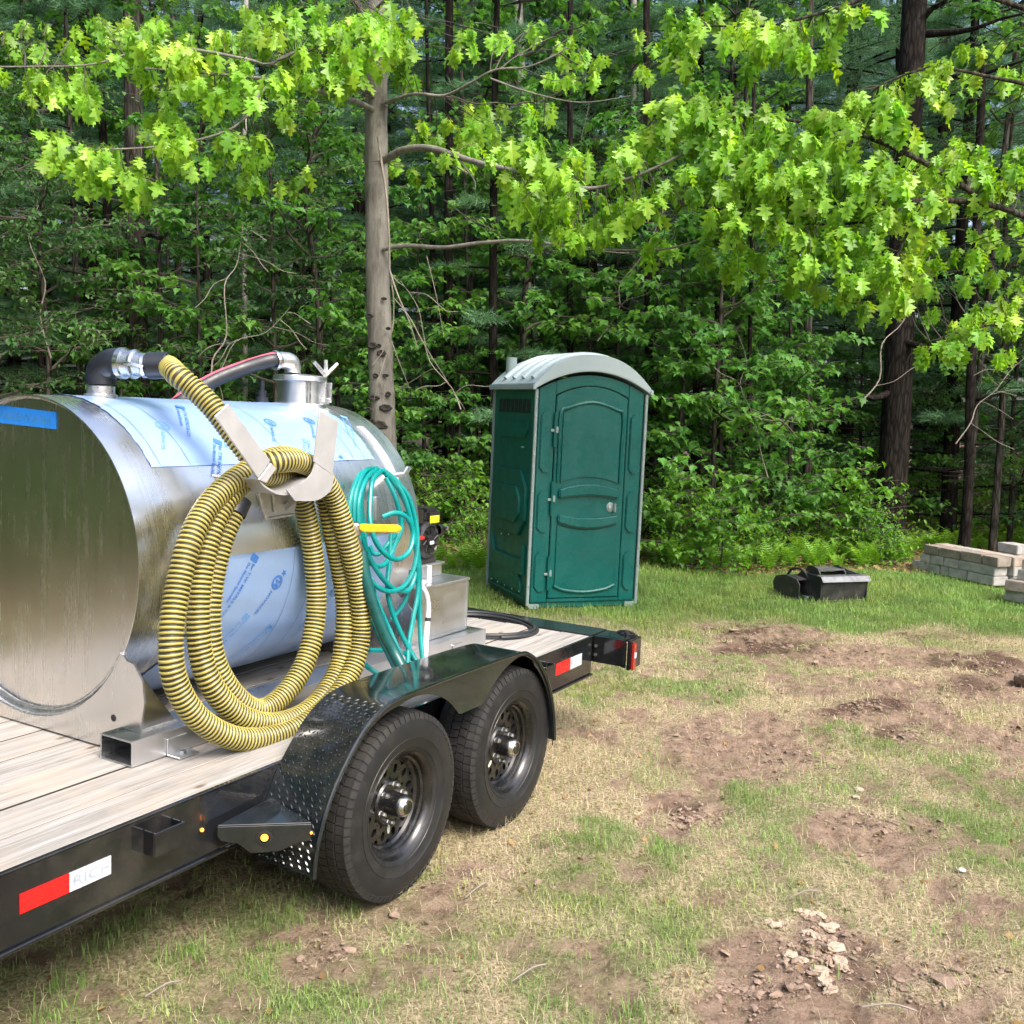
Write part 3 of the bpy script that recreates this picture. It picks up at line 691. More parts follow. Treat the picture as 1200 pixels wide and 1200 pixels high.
for dv in (Vector((-.062, .02, .062)), Vector((0, 0, .075)), Vector((.062, -.02, .060))): k_.tube([kn+Vector((0, 0, .03)), kn+Vector((0, 0, .03))+dv], [.011, .0095], 8)
k_.build('wing_nut', M['alu_cast'], tank)
k2 = MB()
for dx in (-.022, .022): k2.box(kn+Vector((dx-.005, -.024, -.10)), kn+Vector((dx+.005, .012, -.005)))
k2.tube([kn+Vector((-.032, -.008, -.088)), kn+Vector((.032, -.008, -.088))], .010, 8)
k2.box(kn+Vector((-.026, -.012, -.11)), kn+Vector((.026, .01, -.085))); k2.build('clamp_lugs', M['alu_cast'], tank, bevel=.002, seg=1)
cp = MB().lathe([(.03, -.01), (.03, .03), (.02, .032), (.022, .06), (.012, .062), (.012, .11), (0, .11)], Matrix.Translation((.60, 1.32, 1.83)), 16); cp.build('relief_valve', M['rubber_black'], tank)
# hose hanger: two retaining plates and a trough carried on a bracket
def px_poly(pts, v): return [TV(x, y, v) for x, y in pts]
hg = MB().prism(px_poly([(252, 488), (268, 473), (317, 540), (303, 561)], .425), (.0, .008, 0)); hg.build('hanger_arm', M['alu_white'], tank, bevel=.002, seg=1)
hg = MB().prism(px_poly([(375, 481), (397, 494), (390, 557), (368, 541)], .425), (.0, .008, 0)); hg.build('hanger_arm', M['alu_white'], tank, bevel=.002, seg=1)
def px_sweep(line, v0, v1, th=.007):
    vs = []; pts = smoothpath([TV(x, y, v0) for x, y in line], 6); n_ = len(pts)
    for p in pts: vs += [Vector((p.x, v0, p.z)), Vector((p.x, v1, p.z)), Vector((p.x, v1, p.z-th)), Vector((p.x, v0, p.z-th))]
    return MB().add(vs, [(i*4+j, i*4+(j+1) % 4, i*4+4+(j+1) % 4, i*4+4+j) for i in range(n_-1) for j in range(4)]+[(0, 1, 2, 3), (n_*4-1, n_*4-2, n_*4-3, n_*4-4)])
px_sweep([(303, 561), (312, 570), (330, 578), (352, 574), (368, 563), (390, 557)], .433, .66).build('hose_saddle', M['alu_white'], tank, smooth=50)
MB().prism(px_poly([(303, 562), (318, 543), (324, 549), (312, 566)], .426), (0, .05, 0)).build('saddle_lip', M['alu_white'], tank, bevel=.001, seg=1)
cur = smoothpath([TV(370, 543, .424), TV(365, 556, .424), TV(352, 567, .424), TV(336, 574, .424)], 5); cur2 = smoothpath([TV(391, 558, .424), TV(388, 574, .424), TV(372, 586, .424), TV(346, 587, .424)], 5)
b = MB(); n_ = len(cur); vs = []
for p, q_ in zip(cur, cur2): vs += [p, q_, q_+Vector((0, .007, 0)), p+Vector((0, .007, 0))]
b.add(vs, [(i*4+j, i*4+(j+1) % 4, i*4+4+(j+1) % 4, i*4+4+j) for i in range(n_-1) for j in range(4)]+[(0, 1, 2, 3), (n_*4-1, n_*4-2, n_*4-3, n_*4-4)]); b.build('saddle_front', M['alu_white'], tank, smooth=50)
MB().prism(px_poly([(299, 563), (356, 562), (344, 604), (312, 609)], .600), (0, .008, 0)).build('hanger_bracket', M['alu_white'], tank, bevel=.002, seg=1)
g_ = MB()
for a, b_ in (((300, 565), (313, 608)), ((355, 564), (334, 592)), ((320, 580), (322, 600)), ((320, 580), (308, 568)), ((320, 580), (350, 566)), ((313, 608), (344, 603))):
    g_.tube([TV(*a, .594), TV(*b_, .594)], .006, 6)
g_.build('bracket_weld', M['weld'], tank)
MB().prism([Vector((-.02, .602, 1.42)), Vector((-.02, .602, 1.55)), Vector((-.02, .44, 1.545))], (.008, 0, 0)).build('hanger_web', M['alu_white'], tank)
# garden-hose hanger strap on the far shoulder
st = [TV(440, 480, .95)]
b = MB(); vs = []
for i in range(13):
    th = R_(33+i*2.6); u = .845+i*.001
    vs += [cylp(RT+.001, th, u-.022), cylp(RT+.001, th, u+.022), cylp(RT+.007, th, u+.022), cylp(RT+.007, th, u-.022)]
b.add(vs, [(i*4+j, i*4+(j+1) % 4, i*4+4+(j+1) % 4, i*4+4+j) for i in range(12) for j in range(4)]+[(0, 1, 2, 3), (51, 50, 49, 48)]); b.build('strap_hook', M['alu_white'], tank)
pH = cylp(RT, R_(62), .80)
MB().tube([pH, pH+Vector((0, -.11, .02)), pH+Vector((0, -.13, .05))], .012, 8).build('hook_peg', M['alu'], tank)
for (x, y) in ((443, 590), (428, 593)):
    P_ = TV(x, y, .60); MB().box(P_+Vector((-.014, 0, -.075)), P_+Vector((.014, .05, .03))).build('hook_tab', M['alu'], tank, bevel=.003)
# ball valve
vb = TV(416, 621, .47)
vo = MB().lathe([(.018, -.03), (.026, -.02), (.026, .02), (.018, .03)], Matrix.Translation(vb), 14); vo.tube([vb+Vector((0, 0, -.02)), TV(424, 650, .47)], .016, 10)
bvo = vo.build('ball_valve', M['galv'], tank)
ha, hb_ = TV(421, 619, .45), TA(470, 619, wor(TV(421, 619, .45)).y-.02)
ax = (hb_-ha); zz = Vector((0, 0, 1)); sd_ = ax.cross(zz).normalized()
def hp(t, z, s): return ha+ax*t+zz*z+sd_*s
pr = [(0, .014), (.04, .018), (.9, .014), (1.0, .006), (1.0, -.010), (.93, -.018), (.12, -.016), (0, -.004)]
MB().prism([hp(t, z, -.012) for t, z in pr], sd_*.022).build('valve_handle', M['yellow'], bvo, bevel=.004)
# fluid box behind the tank
bx = MB().box((1.0, .655, .694), (1.445, 1.845, .955)).build('tool_box', M['alu'], tank, bevel=.003)
MB().box((.995, .645, .956), (1.455, 1.855, .972)).build('box_lid', M['alu'], bx, bevel=.004)
for a, b_ in (((1.0, .650, .70), (1.445, .654, .712)), ((1.433, .650, .713), (1.445, .654, .95)), ((1.0, .650, .713), (1.012, .654, .95))): MB().box(a, b_).build('box_seam', M['alu'], bx)
est = MB().box((1.03, .79, .974), (1.40, 1.45, 1.034)); est.build('engine_stand', M['alu'], tank, bevel=.004)
MB().box((1.02, .78, 1.035), (1.41, 1.46, 1.045)).build('stand_plate', M['alu'], tank, bevel=.002, seg=1)
P1 = TV(503, 661, .70); MB().tube([Vector((P1.x, P1.y, 1.06)), Vector((P1.x, P1.y, .974))], .014, 12).build('drain_pipe', M['whitehose'], tank)
MB().box((1.0, .700, .694), (1.01, .73, .70)).build('shim', M['alu'], tank)
# =================================================================== ENGINE ON THE STAND
ex, ey, ez = 1.20, .86, 1.046
eng = thing('petrol_engine', (ex, ey, ez), FT, 'small black petrol engine with a yellow sticker behind the aluminium tank', 'engine')
Q = lambda a, b: ((ex+a[0], ey+a[1], ez+a[2]), (ex+b[0], ey+b[1], ez+b[2]))
MB().box(*Q((-.15, -.06, 0), (.16, .14, .03))).build('mount', M['black_matt'], eng, bevel=.004)
MB().box(*Q((-.13, -.045, .031), (.11, .13, .19))).build('engine_block', M['plastic_black'], eng, bevel=.015)
TF = Matrix.Translation((ex+.055, ey-.06, ez+.125)) @ Matrix.Rotation(math.pi/2, 4, 'X')
cw = MB().lathe([(.095, -.04), (.10, -.01), (.094, .016), (.075, .028), (.07, .02), (.03, .022), (.028, .034), (0, .034)], TF, 32).build('recoil_cover', M['plastic_black'], eng)
g_ = MB()
for i in range(10):
    a = 2*math.pi*i/10; g_.tube([TF @ Vector((.034*math.cos(a), .034*math.sin(a), .027)), TF @ Vector((.068*math.cos(a+.3), .068*math.sin(a+.3), .029))], .004, 5)
g_.build('cover_ribs', M['plastic_black'], cw)
MB().box(*Q((.04, -.098, .105), (.075, -.0945, .122))).build('maker_plate', M['white_strip'], cw)
MB().box(*Q((-.15, -.07, .195), (.03, .12, .30))).build('air_cleaner', M['plastic_black'], eng, bevel=.018)
MB().box(*Q((.035, -.08, .205), (.17, .12, .285))).build('fuel_tank', M['plastic_black'], eng, bevel=.02)
MB().box(*Q((.055, -.0845, .212), (.135, -.0805, .248))).build('warning_sticker', M['stickery'], eng)
MB().lathe([(.036, 0), (.036, .022), (.03, .028), (0, .03)], Matrix.Translation((ex-.05, ey+.02, ez+.301)), 20).build('fuel_cap', M['plastic_black'], eng)
MB().box(*Q((-.06, -.1, .135), (-.01, -.071, .155))).build('choke_lever', M['redplastic'], eng, bevel=.004)
MB().lathe([(.028, 0), (.03, .03), (.022, .05), (0, .052)], Matrix.Translation((ex+.17, ey-.05, ez+.165)) @ Matrix.Rotation(math.pi/2, 4, 'Y'), 16).build('spark_cap', M['plastic_black'], eng)
MB().lathe([(.011, 0), (.012, .012), (0, .014)], Matrix.Translation((ex+.195, ey-.09, ez+.178)) @ Matrix.Rotation(math.pi/2, 4, 'X'), 10).build('filler_knob', M['galv'], eng)
MB().tube(smoothpath([(ex-.09, ey-.075, ez+.03), (ex-.06, ey-.09, ez+.10), (ex-.02, ey-.085, ez+.19)], 6), .006, 6).build('fuel_line', M['blackhose'], eng)
MB().lathe([(.03, 0), (.03, .06), (.022, .07)], Matrix.Translation((ex-.10, ey-.02, ez+.005)) @ Matrix.Rotation(math.pi/2, 4, 'X'), 14).build('pump_port', M['redplastic'], eng)
# =================================================================== HOSES
def T3(lst): return [TV(x, y, v) for x, y, v in lst]
lead = T3([(196, 438, .88), (208, 440, .84), (226, 455, .78), (245, 473, .72), (263, 495, .66), (283, 522, .59), (302, 543, .54)])
lead[0] = ce+hdir*.20; lead.insert(0, ce+hdir*.147)
seq = lead[:]
# outer loop
seq += T3([(325, 541, .50), (350, 541, .50), (372, 553, .50), (392, 585, .50), (409, 640, .48), (421, 695, .47), (422, 750, .46), (408, 795, .44), (378, 832, .42), (335, 858, .42), (282, 866, .42), (236, 845, .43), (208, 805, .44), (200, 757, .45), (208, 690, .48), (224, 630, .50), (250, 585, .53), (290, 552, .55)])
# middle loop
seq += T3([(325, 536, .56), (352, 541, .57), (374, 565, .57), (389, 620, .55), (403, 690, .54), (404, 740, .52), (395, 788, .50), (365, 830, .47), (322, 848, .46), (280, 838, .46), (249, 805, .47), (234, 760, .49), (233, 700, .51), (242, 640, .53), (262, 590, .55), (292, 560, .57)])
# inner loop
seq += T3([(322, 558, .58), (345, 566, .60), (358, 600, .605), (368, 660, .60), (370, 720, .58), (358, 775, .55), (332, 815, .53), (302, 832, .52), (272, 812, .52), (250, 770, .53), (246, 710, .55), (258, 640, .57), (280, 585, .58)])
PITCH_H = .0168
path0 = smoothpath(seq, 10); path = resample(path0, PITCH_H/6)
vs = []; HN = 20; fs = []; mi = []; up = None
RP = [.0375, .0408, .0432, .0432, .0408, .0375]; MI = [0, 0, 0, 0, 1, 1]
for i, p in enumerate(path):
    t = (path[min(i+1, len(path)-1)]-path[max(i-1, 0)]).normalized()
    if up is None: up = Vector((0, 0, 1))
    up = (up-t*up.dot(t)).normalized(); s_ = t.cross(up)
    for j in range(HN):
        a = 2*math.pi*j/HN; vs.append(p+(up*math.cos(a)+s_*math.sin(a))*RP[i % 6]+t*.0016*math.sin(a))
        if i < len(path)-1: fs.append((i*HN+j, i*HN+(j+1) % HN, (i+1)*HN+(j+1) % HN, (i+1)*HN+j)); mi.append(1 if i % 6 in (4, 5, 0) else 0)
hb = MB(); hb.v = [tuple(v) for v in vs]; hb.f = fs; hb.mi = mi
sh_ = thing('suction_hose', seq[9], FT, 'yellow and black ribbed hose looped over the hanger on the tank side', 'hose')
hb.build('ribbed_hose', [M['hose_y'], M['hose_b']], sh_, smooth=70)
d0 = (path[4]-path[0]).normalized()
cf = MB().lathe([(.038, -.02), (.044, -.02), (.044, .0), (.051, .004), (.051, .075), (.048, .08), (.0, .081)], along(path[0]-d0*.03, d0), 28).build('hose_cuff', M['rubber_black'], sh_)
MB().lathe([(.0445, -.018), (.047, -.016), (.047, -.004), (.0445, -.002)], along(path[0]-d0*.03, d0), 28).build('hose_clamp', M['chrome'], sh_)
for i in (0,):
    pe_ = path[-1]; de = (path[-1]-path[-4]).normalized(); MB().lathe([(.047, -.06), (.048, .0), (.03, .002), (.0, .002)], along(pe_, de), 24).build('hose_cuff', M['rubber_black'], sh_)
# pressure hose with the pink stripe
pb_ = bel[-1]; hp_ = [pb_, pb_+(pb_-bel[-2])*1.2, TV(286, 431.5, 1.34), TV(258, 442, 1.38), TV(232, 456, 1.42), TV(208, 474, 1.46), TV(190, 494, 1.56), Vector((-.10, 1.84, 1.35))]
hp2 = smoothpath(hp_, 8); ph_ = thing('pressure_hose', hp_[2], FT, 'dark rubber hose with a pink stripe arching from the manhole lid over the tank', 'hose')
MB().tube(hp2, .034, 18).build('hose_wall', M['blackhose'], ph_)
b = MB(); vs = []
for i, p in enumerate(hp2):
    t = (hp2[min(i+1, len(hp2)-1)]-hp2[max(i-1, 0)]).normalized(); o_ = Vector((0, 0, 1)); o_ = (o_-t*o_.dot(t)).normalized(); s_ = t.cross(o_)
    if s_.y > 0: s_ = -s_
    for a in (.15, .62): vs.append(p+(o_*math.cos(a)+s_*math.sin(a))*.0362)
b.add(vs, [(2*i, 2*i+1, 2*i+3, 2*i+2) for i in range(3, len(hp2)-3)]); b.build('hose_stripe', M['pink'], ph_)
# white drain hose
wl = [Vector((1.01, .635, 1.0)), TV(494, 686, .62), TV(500, 698, .61), TV(502, 716, .605), TV(500, 742, .59), TV(498, 775, .53), TV(497, 800, .45)]
wt = thing('drain_hose', wl[3], FT, 'white vinyl drain hose hanging down in front of the aluminium box', 'hose')
MB().tube(smoothpath(wl, 6), .013, 12).build('hose_wall', M['whitehose'], wt)
q_ = smoothpath(wl, 6); MB().tube([q_[20], q_[21]], .0142, 12).build('hose_tie', M['blackhose'], wt)
# teal garden hose
gt = thing('garden_hose', TV(445, 640, .5), FT, 'teal garden hose hung in tangled loops on the far end of the tank', 'hose')
strands = [
 [(447, 552, .60), (437, 562, .56), (434, 585, .53), (434, 612, .50), (441, 636, .47), (455, 652, .45), (468, 655, .45), (480, 645, .45), (484, 625, .46), (477, 607, .47), (463, 601, .49), (448, 606, .52)],
 [(442, 550, .62), (430, 560, .58), (421, 585, .55), (420, 620, .53), (424, 655, .51), (436, 682, .49), (455, 693, .48), (474, 686, .48), (486, 662, .48), (489, 625, .50), (480, 585, .53), (464, 564, .57), (448, 550, .61)],
 [(436, 549, .64), (422, 556, .60), (412, 580, .57), (409, 612, .55), (413, 650, .53), (424, 690, .50), (436, 725, .46), (449, 755, .40), (462, 782, .33)],
 [(441, 549, .64), (427, 553, .60), (417, 578, .57), (415, 610, .55), (420, 645, .54), (434, 660, .53), (450, 662, .53), (462, 640, .53), (470, 618, .54), (464, 585, .55), (452, 560, .59)],
 [(449, 551, .62), (464, 566, .57), (477, 592, .53), (487, 640, .50), (490, 690, .48), (484, 725, .46), (479, 755, .44), (478, 783, .40)],
 [(451, 555, .60), (470, 575, .56), (483, 610, .53), (491, 660, .51), (492, 715, .49), (493, 750, .46), (496, 778, .42)],
 [(458, 625, .55), (456, 660, .53), (454, 690, .51), (459, 715, .49), (470, 742, .46), (482, 765, .42), (492, 780, .38)],
 [(482, 668, .53), (478, 695, .53), (470, 712, .54), (458, 726, .56)],
 [(432, 762, .62), (448, 762, .60)],
 [(424, 776, .50), (434, 784, .48), (446, 791, .44), (460, 797, .38)],
 [(433, 640, .60), (437, 648, .59), (445, 648, .57), (456, 635, .55), (466, 622, .56), (474, 600, .56)],
 [(427, 553, .64), (419, 565, .62), (424, 600, .60), (428, 640, .58)],
 [(474, 765, .44), (483, 772, .43), (492, 779, .40)],
 [(444, 551, .63), (456, 558, .59), (473, 585, .55), (485, 620, .52), (489, 660, .50), (480, 690, .49), (462, 690, .49), (444, 672, .50), (428, 640, .53), (421, 600, .56), (425, 570, .59), (438, 552, .62)],
 [(440, 551, .65), (430, 556, .62), (423, 590, .59), (424, 630, .56), (430, 665, .54), (440, 700, .50), (455, 735, .46), (468, 765, .40)],
 [(433, 551, .66), (417, 566, .62), (411, 600, .58), (414, 640, .56), (421, 660, .55)],
 [(452, 553, .62), (468, 568, .57), (481, 598, .54), (488, 640, .51)],
]
for s_ in strands: MB().tube(smoothpath(T3(s_), 7), .0112, 10).build('hose_loop', M['teal'], gt)
MB().tube(smoothpath(T3([(424, 646, .46), (427, 672, .44), (436, 705, .41), (449, 740, .37), (462, 765, .33), (474, 788, .27)]), 6), .0245, 14).build('thick_pipe', M['tealdark'], gt)
# thin hose coil on the rear deck
co = thing('coiled_rubber_hose', (1.95, .80, ZD), FT, 'thin black hose coil lying on the planks at the rear of the trailer', 'hose')
rr = random.Random(4)
for k_ in range(3):
    pts = [(1.87+(.29+.012*k_)*math.cos(a*R_(1))+.01*k_, .84+(.31+.014*k_)*math.sin(a*R_(1)), ZD+.011+.012*(k_ % 2)+.006*math.sin(a*R_(2))) for a in range(-170+k_*20, 150+k_*8, 12)]
    MB().tube(smoothpath(pts, 3), .010, 8).build('hose_turn', M['blackhose'], co)
# =================================================================== PORTABLE TOILET
pa = R_(21)
PT = Matrix.Translation(GZ(617, 714)) @ Matrix.Rotation(pa, 4, 'Z')     # local: x along the front, y towards the back, z up
toil = thing('portable_toilet', (0, 0, 0), FW, 'green plastic portable toilet with a pale grey arched roof on the lawn', 'portable toilet', rot=PT)
WF, DP, HW = 1.135, 1.12, 2.035
def arcz(x, base, rise, half=None): h = half or WF/2; t = (x-WF/2)/h; return base+rise*(1-t*t) if abs(t) < 1 else base
MB().box((.02, .02, .0), (WF-.02, DP-.02, .07)).build('skid_base', M['greendk'], toil, bevel=.01)
for (x, y) in ((.01, -.01), (WF-.12, -.01)): MB().box((x, y, 0), (x+.11, y+.03, .045)).build('base_foot', M['trim'], toil, bevel=.004)
# shell walls
def arch_poly(x0, x1, z0, zt, rise, y, n=20, half=None, cx=None):
    pts = [(x0, y, z0), (x1, y, z0)]
    c_ = (x0+x1)/2 if cx is None else cx; h = (x1-x0)/2 if half is None else half
    for i in range(n+1):
        x = x1+(x0-x1)*i/n; t = (x-c_)/h; pts.append((x, y, zt+rise*(1-t*t)))
    return pts
# front frame: two jambs, header, sill
fr = MB(); DX0, DX1, DZ0, DZ1, DR = .205, .935, .10, 1.99, .10
HDR = .16
fr.prism(arch_poly(.03, DX0-.01, .06, HW, HDR, .0, 4, WF/2, WF/2), (0, .035, 0)); fr.prism(arch_poly(DX1+.01, WF-.03, .06, HW, HDR, .0, 4, WF/2, WF/2), (0, .035, 0))
fr.box((DX0-.009, .0, .06), (DX1+.009, .035, .092))
hd = [(DX0-.009+(DX1-DX0+.018)*i/16, 0) for i in range(17)]
pl_ = [(x, 0, DZ1+.008+DR*(1-((x-(DX0+DX1)/2)/((DX1-DX0)/2+.009))**2)) for x, _ in hd]+[(x, 0, HW+HDR*(1-((x-WF/2)/(WF/2))**2)) for x, _ in hd[::-1]]
fr.prism(pl_, (0, .035, 0)); fr.build('front_frame', M['green'], toil, bevel=.006)
MB().prism(arch_poly(.03, WF-.03, .06, HW, HDR, DP-.035, 16, WF/2, WF/2), (0, .03, 0)).build('back_wall', M['greendk'], toil)
for x0 in (0.0, WF-.03):
    wl_ = MB().box((x0, .03, .06), (x0+.03, DP-.03, HW)).build('side_wall', M['greendk'], toil)
    s_ = -1 if x0 == 0 else 1; xs = x0 if s_ < 0 else x0+.03
    def sp_(poly, th=.014, m='greendk', nm='wall_panel', bev=.006):
        return MB().prism([(xs, y, z) for y, z in poly], (s_*th, 0, 0)).build(nm, M[m], wl_, bevel=bev)
    def oct_(y0, y1, z0, z1, c=.10, top=True, bot=True):
        p = []
        p += [(y0+(c if bot else 0), z0), (y1-(c if bot else 0), z0), (y1, z0+(c if bot else 0)), (y1, z1-(c if top else 0)), (y1-(c if top else 0), z1), (y0+(c if top else 0), z1), (y0, z1-(c if top else 0)), (y0, z0+(c if bot else 0))]
        return p
    sp_(oct_(.12, .98, 1.30, 1.75, .09, False, False) if False else [(.14, 1.74), (.98, 1.74), (.98, 1.66), (.90, 1.58), (.22, 1.58), (.14, 1.66)])
    sp_(oct_(.10, 1.0, .66, 1.28, .16, True, True), .03)
    sp_(oct_(.20, .90, .78, 1.12, .10), .052)
    sp_([(.10, .60), (.20, .44), (.90, .44), (1.0, .60), (1.0, .30), (.10, .30)][::-1], .028)
    sp_([(.14, .14), (.96, .14), (.96, .20), (.84, .34), (.26, .34), (.14, .20)], .02)
    sp_([(.08, .08), (1.02, .08), (1.02, .105), (.08, .105)], .02, bev=.003)
    for k_ in range(8):
        y = .13+k_*.107
        sp_([(y, 1.82), (y+.085, 1.82), (y+.085, 1.95), (y, 1.95)], .004, 'greenvent', 'vent_slot', 0)
    for (y, z) in ((.16, .14), (.35, .13), (.55, .13), (.75, .13), (.93, .13), (.7, .62), (.5, .64), (.33, 1.17), (.45, 1.17), (.25, 1.5), (.21, 1.5)):
        MB().lathe([(.009, 0), (.007, .005), (0, .006)], Matrix.Translation((xs+s_*.020, y, z)) @ Matrix.Rotation(s_*math.pi/2, 4, 'Y'), 8).build('rivet', M['trim'], wl_)
# corner trims
for (x0, x1, y0, y1) in ((-.012, .016, -.014, .014), (WF-.016, WF+.012, -.014, .014), (-.012, .016, DP-.014, DP+.014), (WF-.016, WF+.012, DP-.014, DP+.014)):
    MB().box((x0, y0, .03), (x1, y1, HW+.01)).build('corner_trim', M['trim'], toil, bevel=.004)
for i in range(11):
    z = .22+i*.175
    for x in (WF-.002, .002): MB().lathe([(.007, 0), (.005, .005), (0, .006)], Matrix.Translation((x, -.0145, z)) @ Matrix.Rotation(math.pi/2, 4, 'X'), 8).build('rivet', M['chrome'], toil)
# jamb recess ribs
for (x0, x1, hi_) in ((.055, .155, False), (.975, 1.065, True)):
    for (z0, z1) in ((1.28, 1.86), (.72, 1.12), (.16, .55)):
        b = MB().prism([(x0, -.001, z0+.05), (x0+.04, -.001, z0), (x1, -.001, z0), (x1, -.001, z1), (x0+.04, -.001, z1), (x0, -.001, z1-.05)], (0, -.016, 0)); b.build('jamb_panel', M['green'], toil, bevel=.007)
# door
door = MB().prism(arch_poly(DX0, DX1, DZ0, DZ1, DR, -.006, 20), (0, .03, 0)).build('door', M['green'], toil, bevel=.006)
cxd = (DX0+DX1)/2
def arc_band(x0, x1, zc0, zc1, sag, dep=.022, n=18, nm='door_rib', sag2=None):
    """band between two arcs; sag>0 bows up"""
    sag2 = sag if sag2 is None else sag2
    lo = [(x0+(x1-x0)*i/n, -.0065, zc0+sag*(1-(2*i/n-1)**2)) for i in range(n+1)]; hi = [(x1+(x0-x1)*i/n, -.0065, zc1+sag2*(1-(2*i/n-1)**2)) for i in range(n+1)]
    return MB().prism(lo+hi, (0, -dep*1.4, 0)).build(nm, M['green'], door, bevel=.012, seg=3)
a0_, a1_ = DX0+.055, DX1-.055
MB().prism([(a0_+.012, -.0065, 1.18)]+[(a0_+.012+(a1_-a0_-.024)*i/14, -.0065, 1.19+.055*(1-(2*i/14-1)**2)) for i in range(1, 14)]+[(a1_-.012, -.0065, 1.18)]+[(a1_-.012-(a1_-a0_-.024)*i/14, -.0065, 1.84+.09*(1-(2*i/14-1)**2)) for i in range(15)], (0, -.010, 0)).build('door_panel', M['green'], door, bevel=.006)
def frame_band(pts, wd, dep, nm):
    return MB().tube(smoothpath(pts, 5), wd, 8).build(nm, M['green'], door)
frame_band([(a0_-.012, -.010, 1.20), (a0_-.012, -.010, 1.50), (a0_-.012, -.010, 1.83), (a0_+.06, -.010, 1.885), (cxd, -.010, 1.945), (a1_-.06, -.010, 1.885), (a1_+.012, -.010, 1.83), (a1_+.012, -.010, 1.5), (a1_+.012, -.010, 1.2)], .018, 0, 'panel_bead')
arc_band(a0_, a1_, 1.045, 1.13, .03, .030, sag2=.055); arc_band(a0_, a1_, .82, .895, -.055, .030, sag2=-.03)
MB().prism([(a0_, -.0065, .80)]+[(a0_+(a1_-a0_)*i/14, -.0065, .80-.05*(1-(2*i/14-1)**2)) for i in range(1, 14)]+[(a1_, -.0065, .80)]+[(a1_-(a1_-a0_)*i/14, -.0065, .22-.05*(1-(2*i/14-1)**2)) for i in range(15)], (0, -.010, 0)).build('door_panel', M['green'], door, bevel=.006)
frame_band([(a0_-.005, -.012, .22), (a0_+.1, -.012, .178), (cxd, -.012, .155), (a1_-.1, -.012, .178), (a1_+.005, -.012, .22)], .018, 0, 'panel_bead')
lt = MB().lathe([(.046, 0), (.046, .004), (.040, .007), (0, .007)], Matrix.Translation((a1_-.075, -.0075, .965)) @ Matrix.Rotation(math.pi/2, 4, 'X') @ Matrix.Diagonal((.85, 1, 1, 1)), 28).build('latch_plate', M['trim'], door)
MB().lathe([(.012, 0), (.010, .008), (0, .008)], Matrix.Translation((a1_-.085, -.018, .965)) @ Matrix.Rotation(math.pi/2, 4, 'X'), 14).build('occupancy_dial', M['sticker'], lt)
MB().box((a1_-.048, -.05, .915), (a1_-.028, -.008, 1.005)).build('pull_handle', M['trim'], door, bevel=.008)
for z in (1.62, .98, .28):
    h_ = MB().tube([(DX0-.012, -.022, z-.10), (DX0-.012, -.022, z+.22)], .013, 8); h_.build('hinge_barrel', M['greendk'], door)
    q_ = MB().box((DX0-.055, -.028, z+.04), (DX0-.006, -.020, z+.065)); q_.box((DX0-.005, -.030, z+.03), (DX0+.02, -.008, z+.09)); q_.build('hinge_plate', M['trim'], door, bevel=.003)
# roof
def roof_sec(y0, y1, ex, lift, nm, m='roof', inset=0.):
    n = 26; vs = []; xs_ = [-ex+(WF+2*ex)*i/n for i in range(n+1)]
    for y in (y0, y1):
        for x in xs_:
            t = (x-WF/2)/(WF/2+ex); z = HW+.055+lift+(HDR+.135)*(max(0, 1-abs(t)**2.3)); vs.append((x, y, z))
        for x in xs_[::-1]:
            t = (x-WF/2)/(WF/2+ex); z = HW+.004+(HDR+.03)*(1-t*t); vs.append((x, y, z))
    k = 2*(n+1); return MB().add(vs, [tuple(range(k))[::-1], tuple(range(k, 2*k))]+[(i, (i+1) % k, (i+1) % k+k, i+k) for i in range(k)]).build(nm, M[m], toil, smooth=35, bevel=.006)
ro = roof_sec(-.035, DP+.03, .035, 0, 'roof')
for y in (.14, .38, .62, .86):
    pts = []
    for i in range(25):
        x = .02+(WF-.04)*i/24; t = (x-WF/2)/(WF/2+.035); pts.append((x, y, HW+.055+(HDR+.135)*(1-abs(t)**2.3)-.008))
    MB().tube(pts, .038, 10).build('roof_rib', M['roof'], ro)
ev = MB().box((-.05, -.045, HW+.002), (-.018, DP+.04, HW+.052)); ev.box((WF+.018, -.045, HW+.002), (WF+.05, DP+.04, HW+.052)); ev.build('roof_eave', M['roof'], ro, bevel=.006)
MB().tube([(.12, DP-.12, HW), (.12, DP-.12, HW+.33)], .055, 18).build('vent_pipe', M['trim'], toil)
# =================================================================== BUCKETS ON THE LAWN
bT = Matrix.Translation(GZ(961, 706)) @ Matrix.Rotation(math.atan2(.22, .55), 4, 'Z')
bk = thing('digger_bucket', (0, 0, 0), FW, 'wide black steel bucket with a scuffed grey top edge, on the grass', 'digger bucket', rot=bT)
W1 = .60
prof = [(0, 0), (.36, 0), (.44, .06), (.44, .20), (.34, .275), (.0, .262)]
for x in (0, W1-.012): MB().prism([(x, y-.00, z) for y, z in prof], (.012, 0, 0)).build('side_plate', M['iron'], bk, bevel=.002, seg=1)
pr2 = [(0, .0), (.36, .0), (.428, .06), (.428, .20), (.335, .263), (0, .250), (0, .238), (.33, .251), (.416, .195), (.416, .065), (.355, .012), (0, .012)]
MB().prism([(.0125, y, z) for y, z in pr2], (W1-.025, 0, 0)).build('bucket_shell', M['iron'], bk)
MB().prism([(.0125, .03, .012), (.0125, -.012, .205), (.0125, .0, .212), (.0125, .045, .012)], (W1-.025, 0, 0)).build('face_plate', M['iron'], bk)
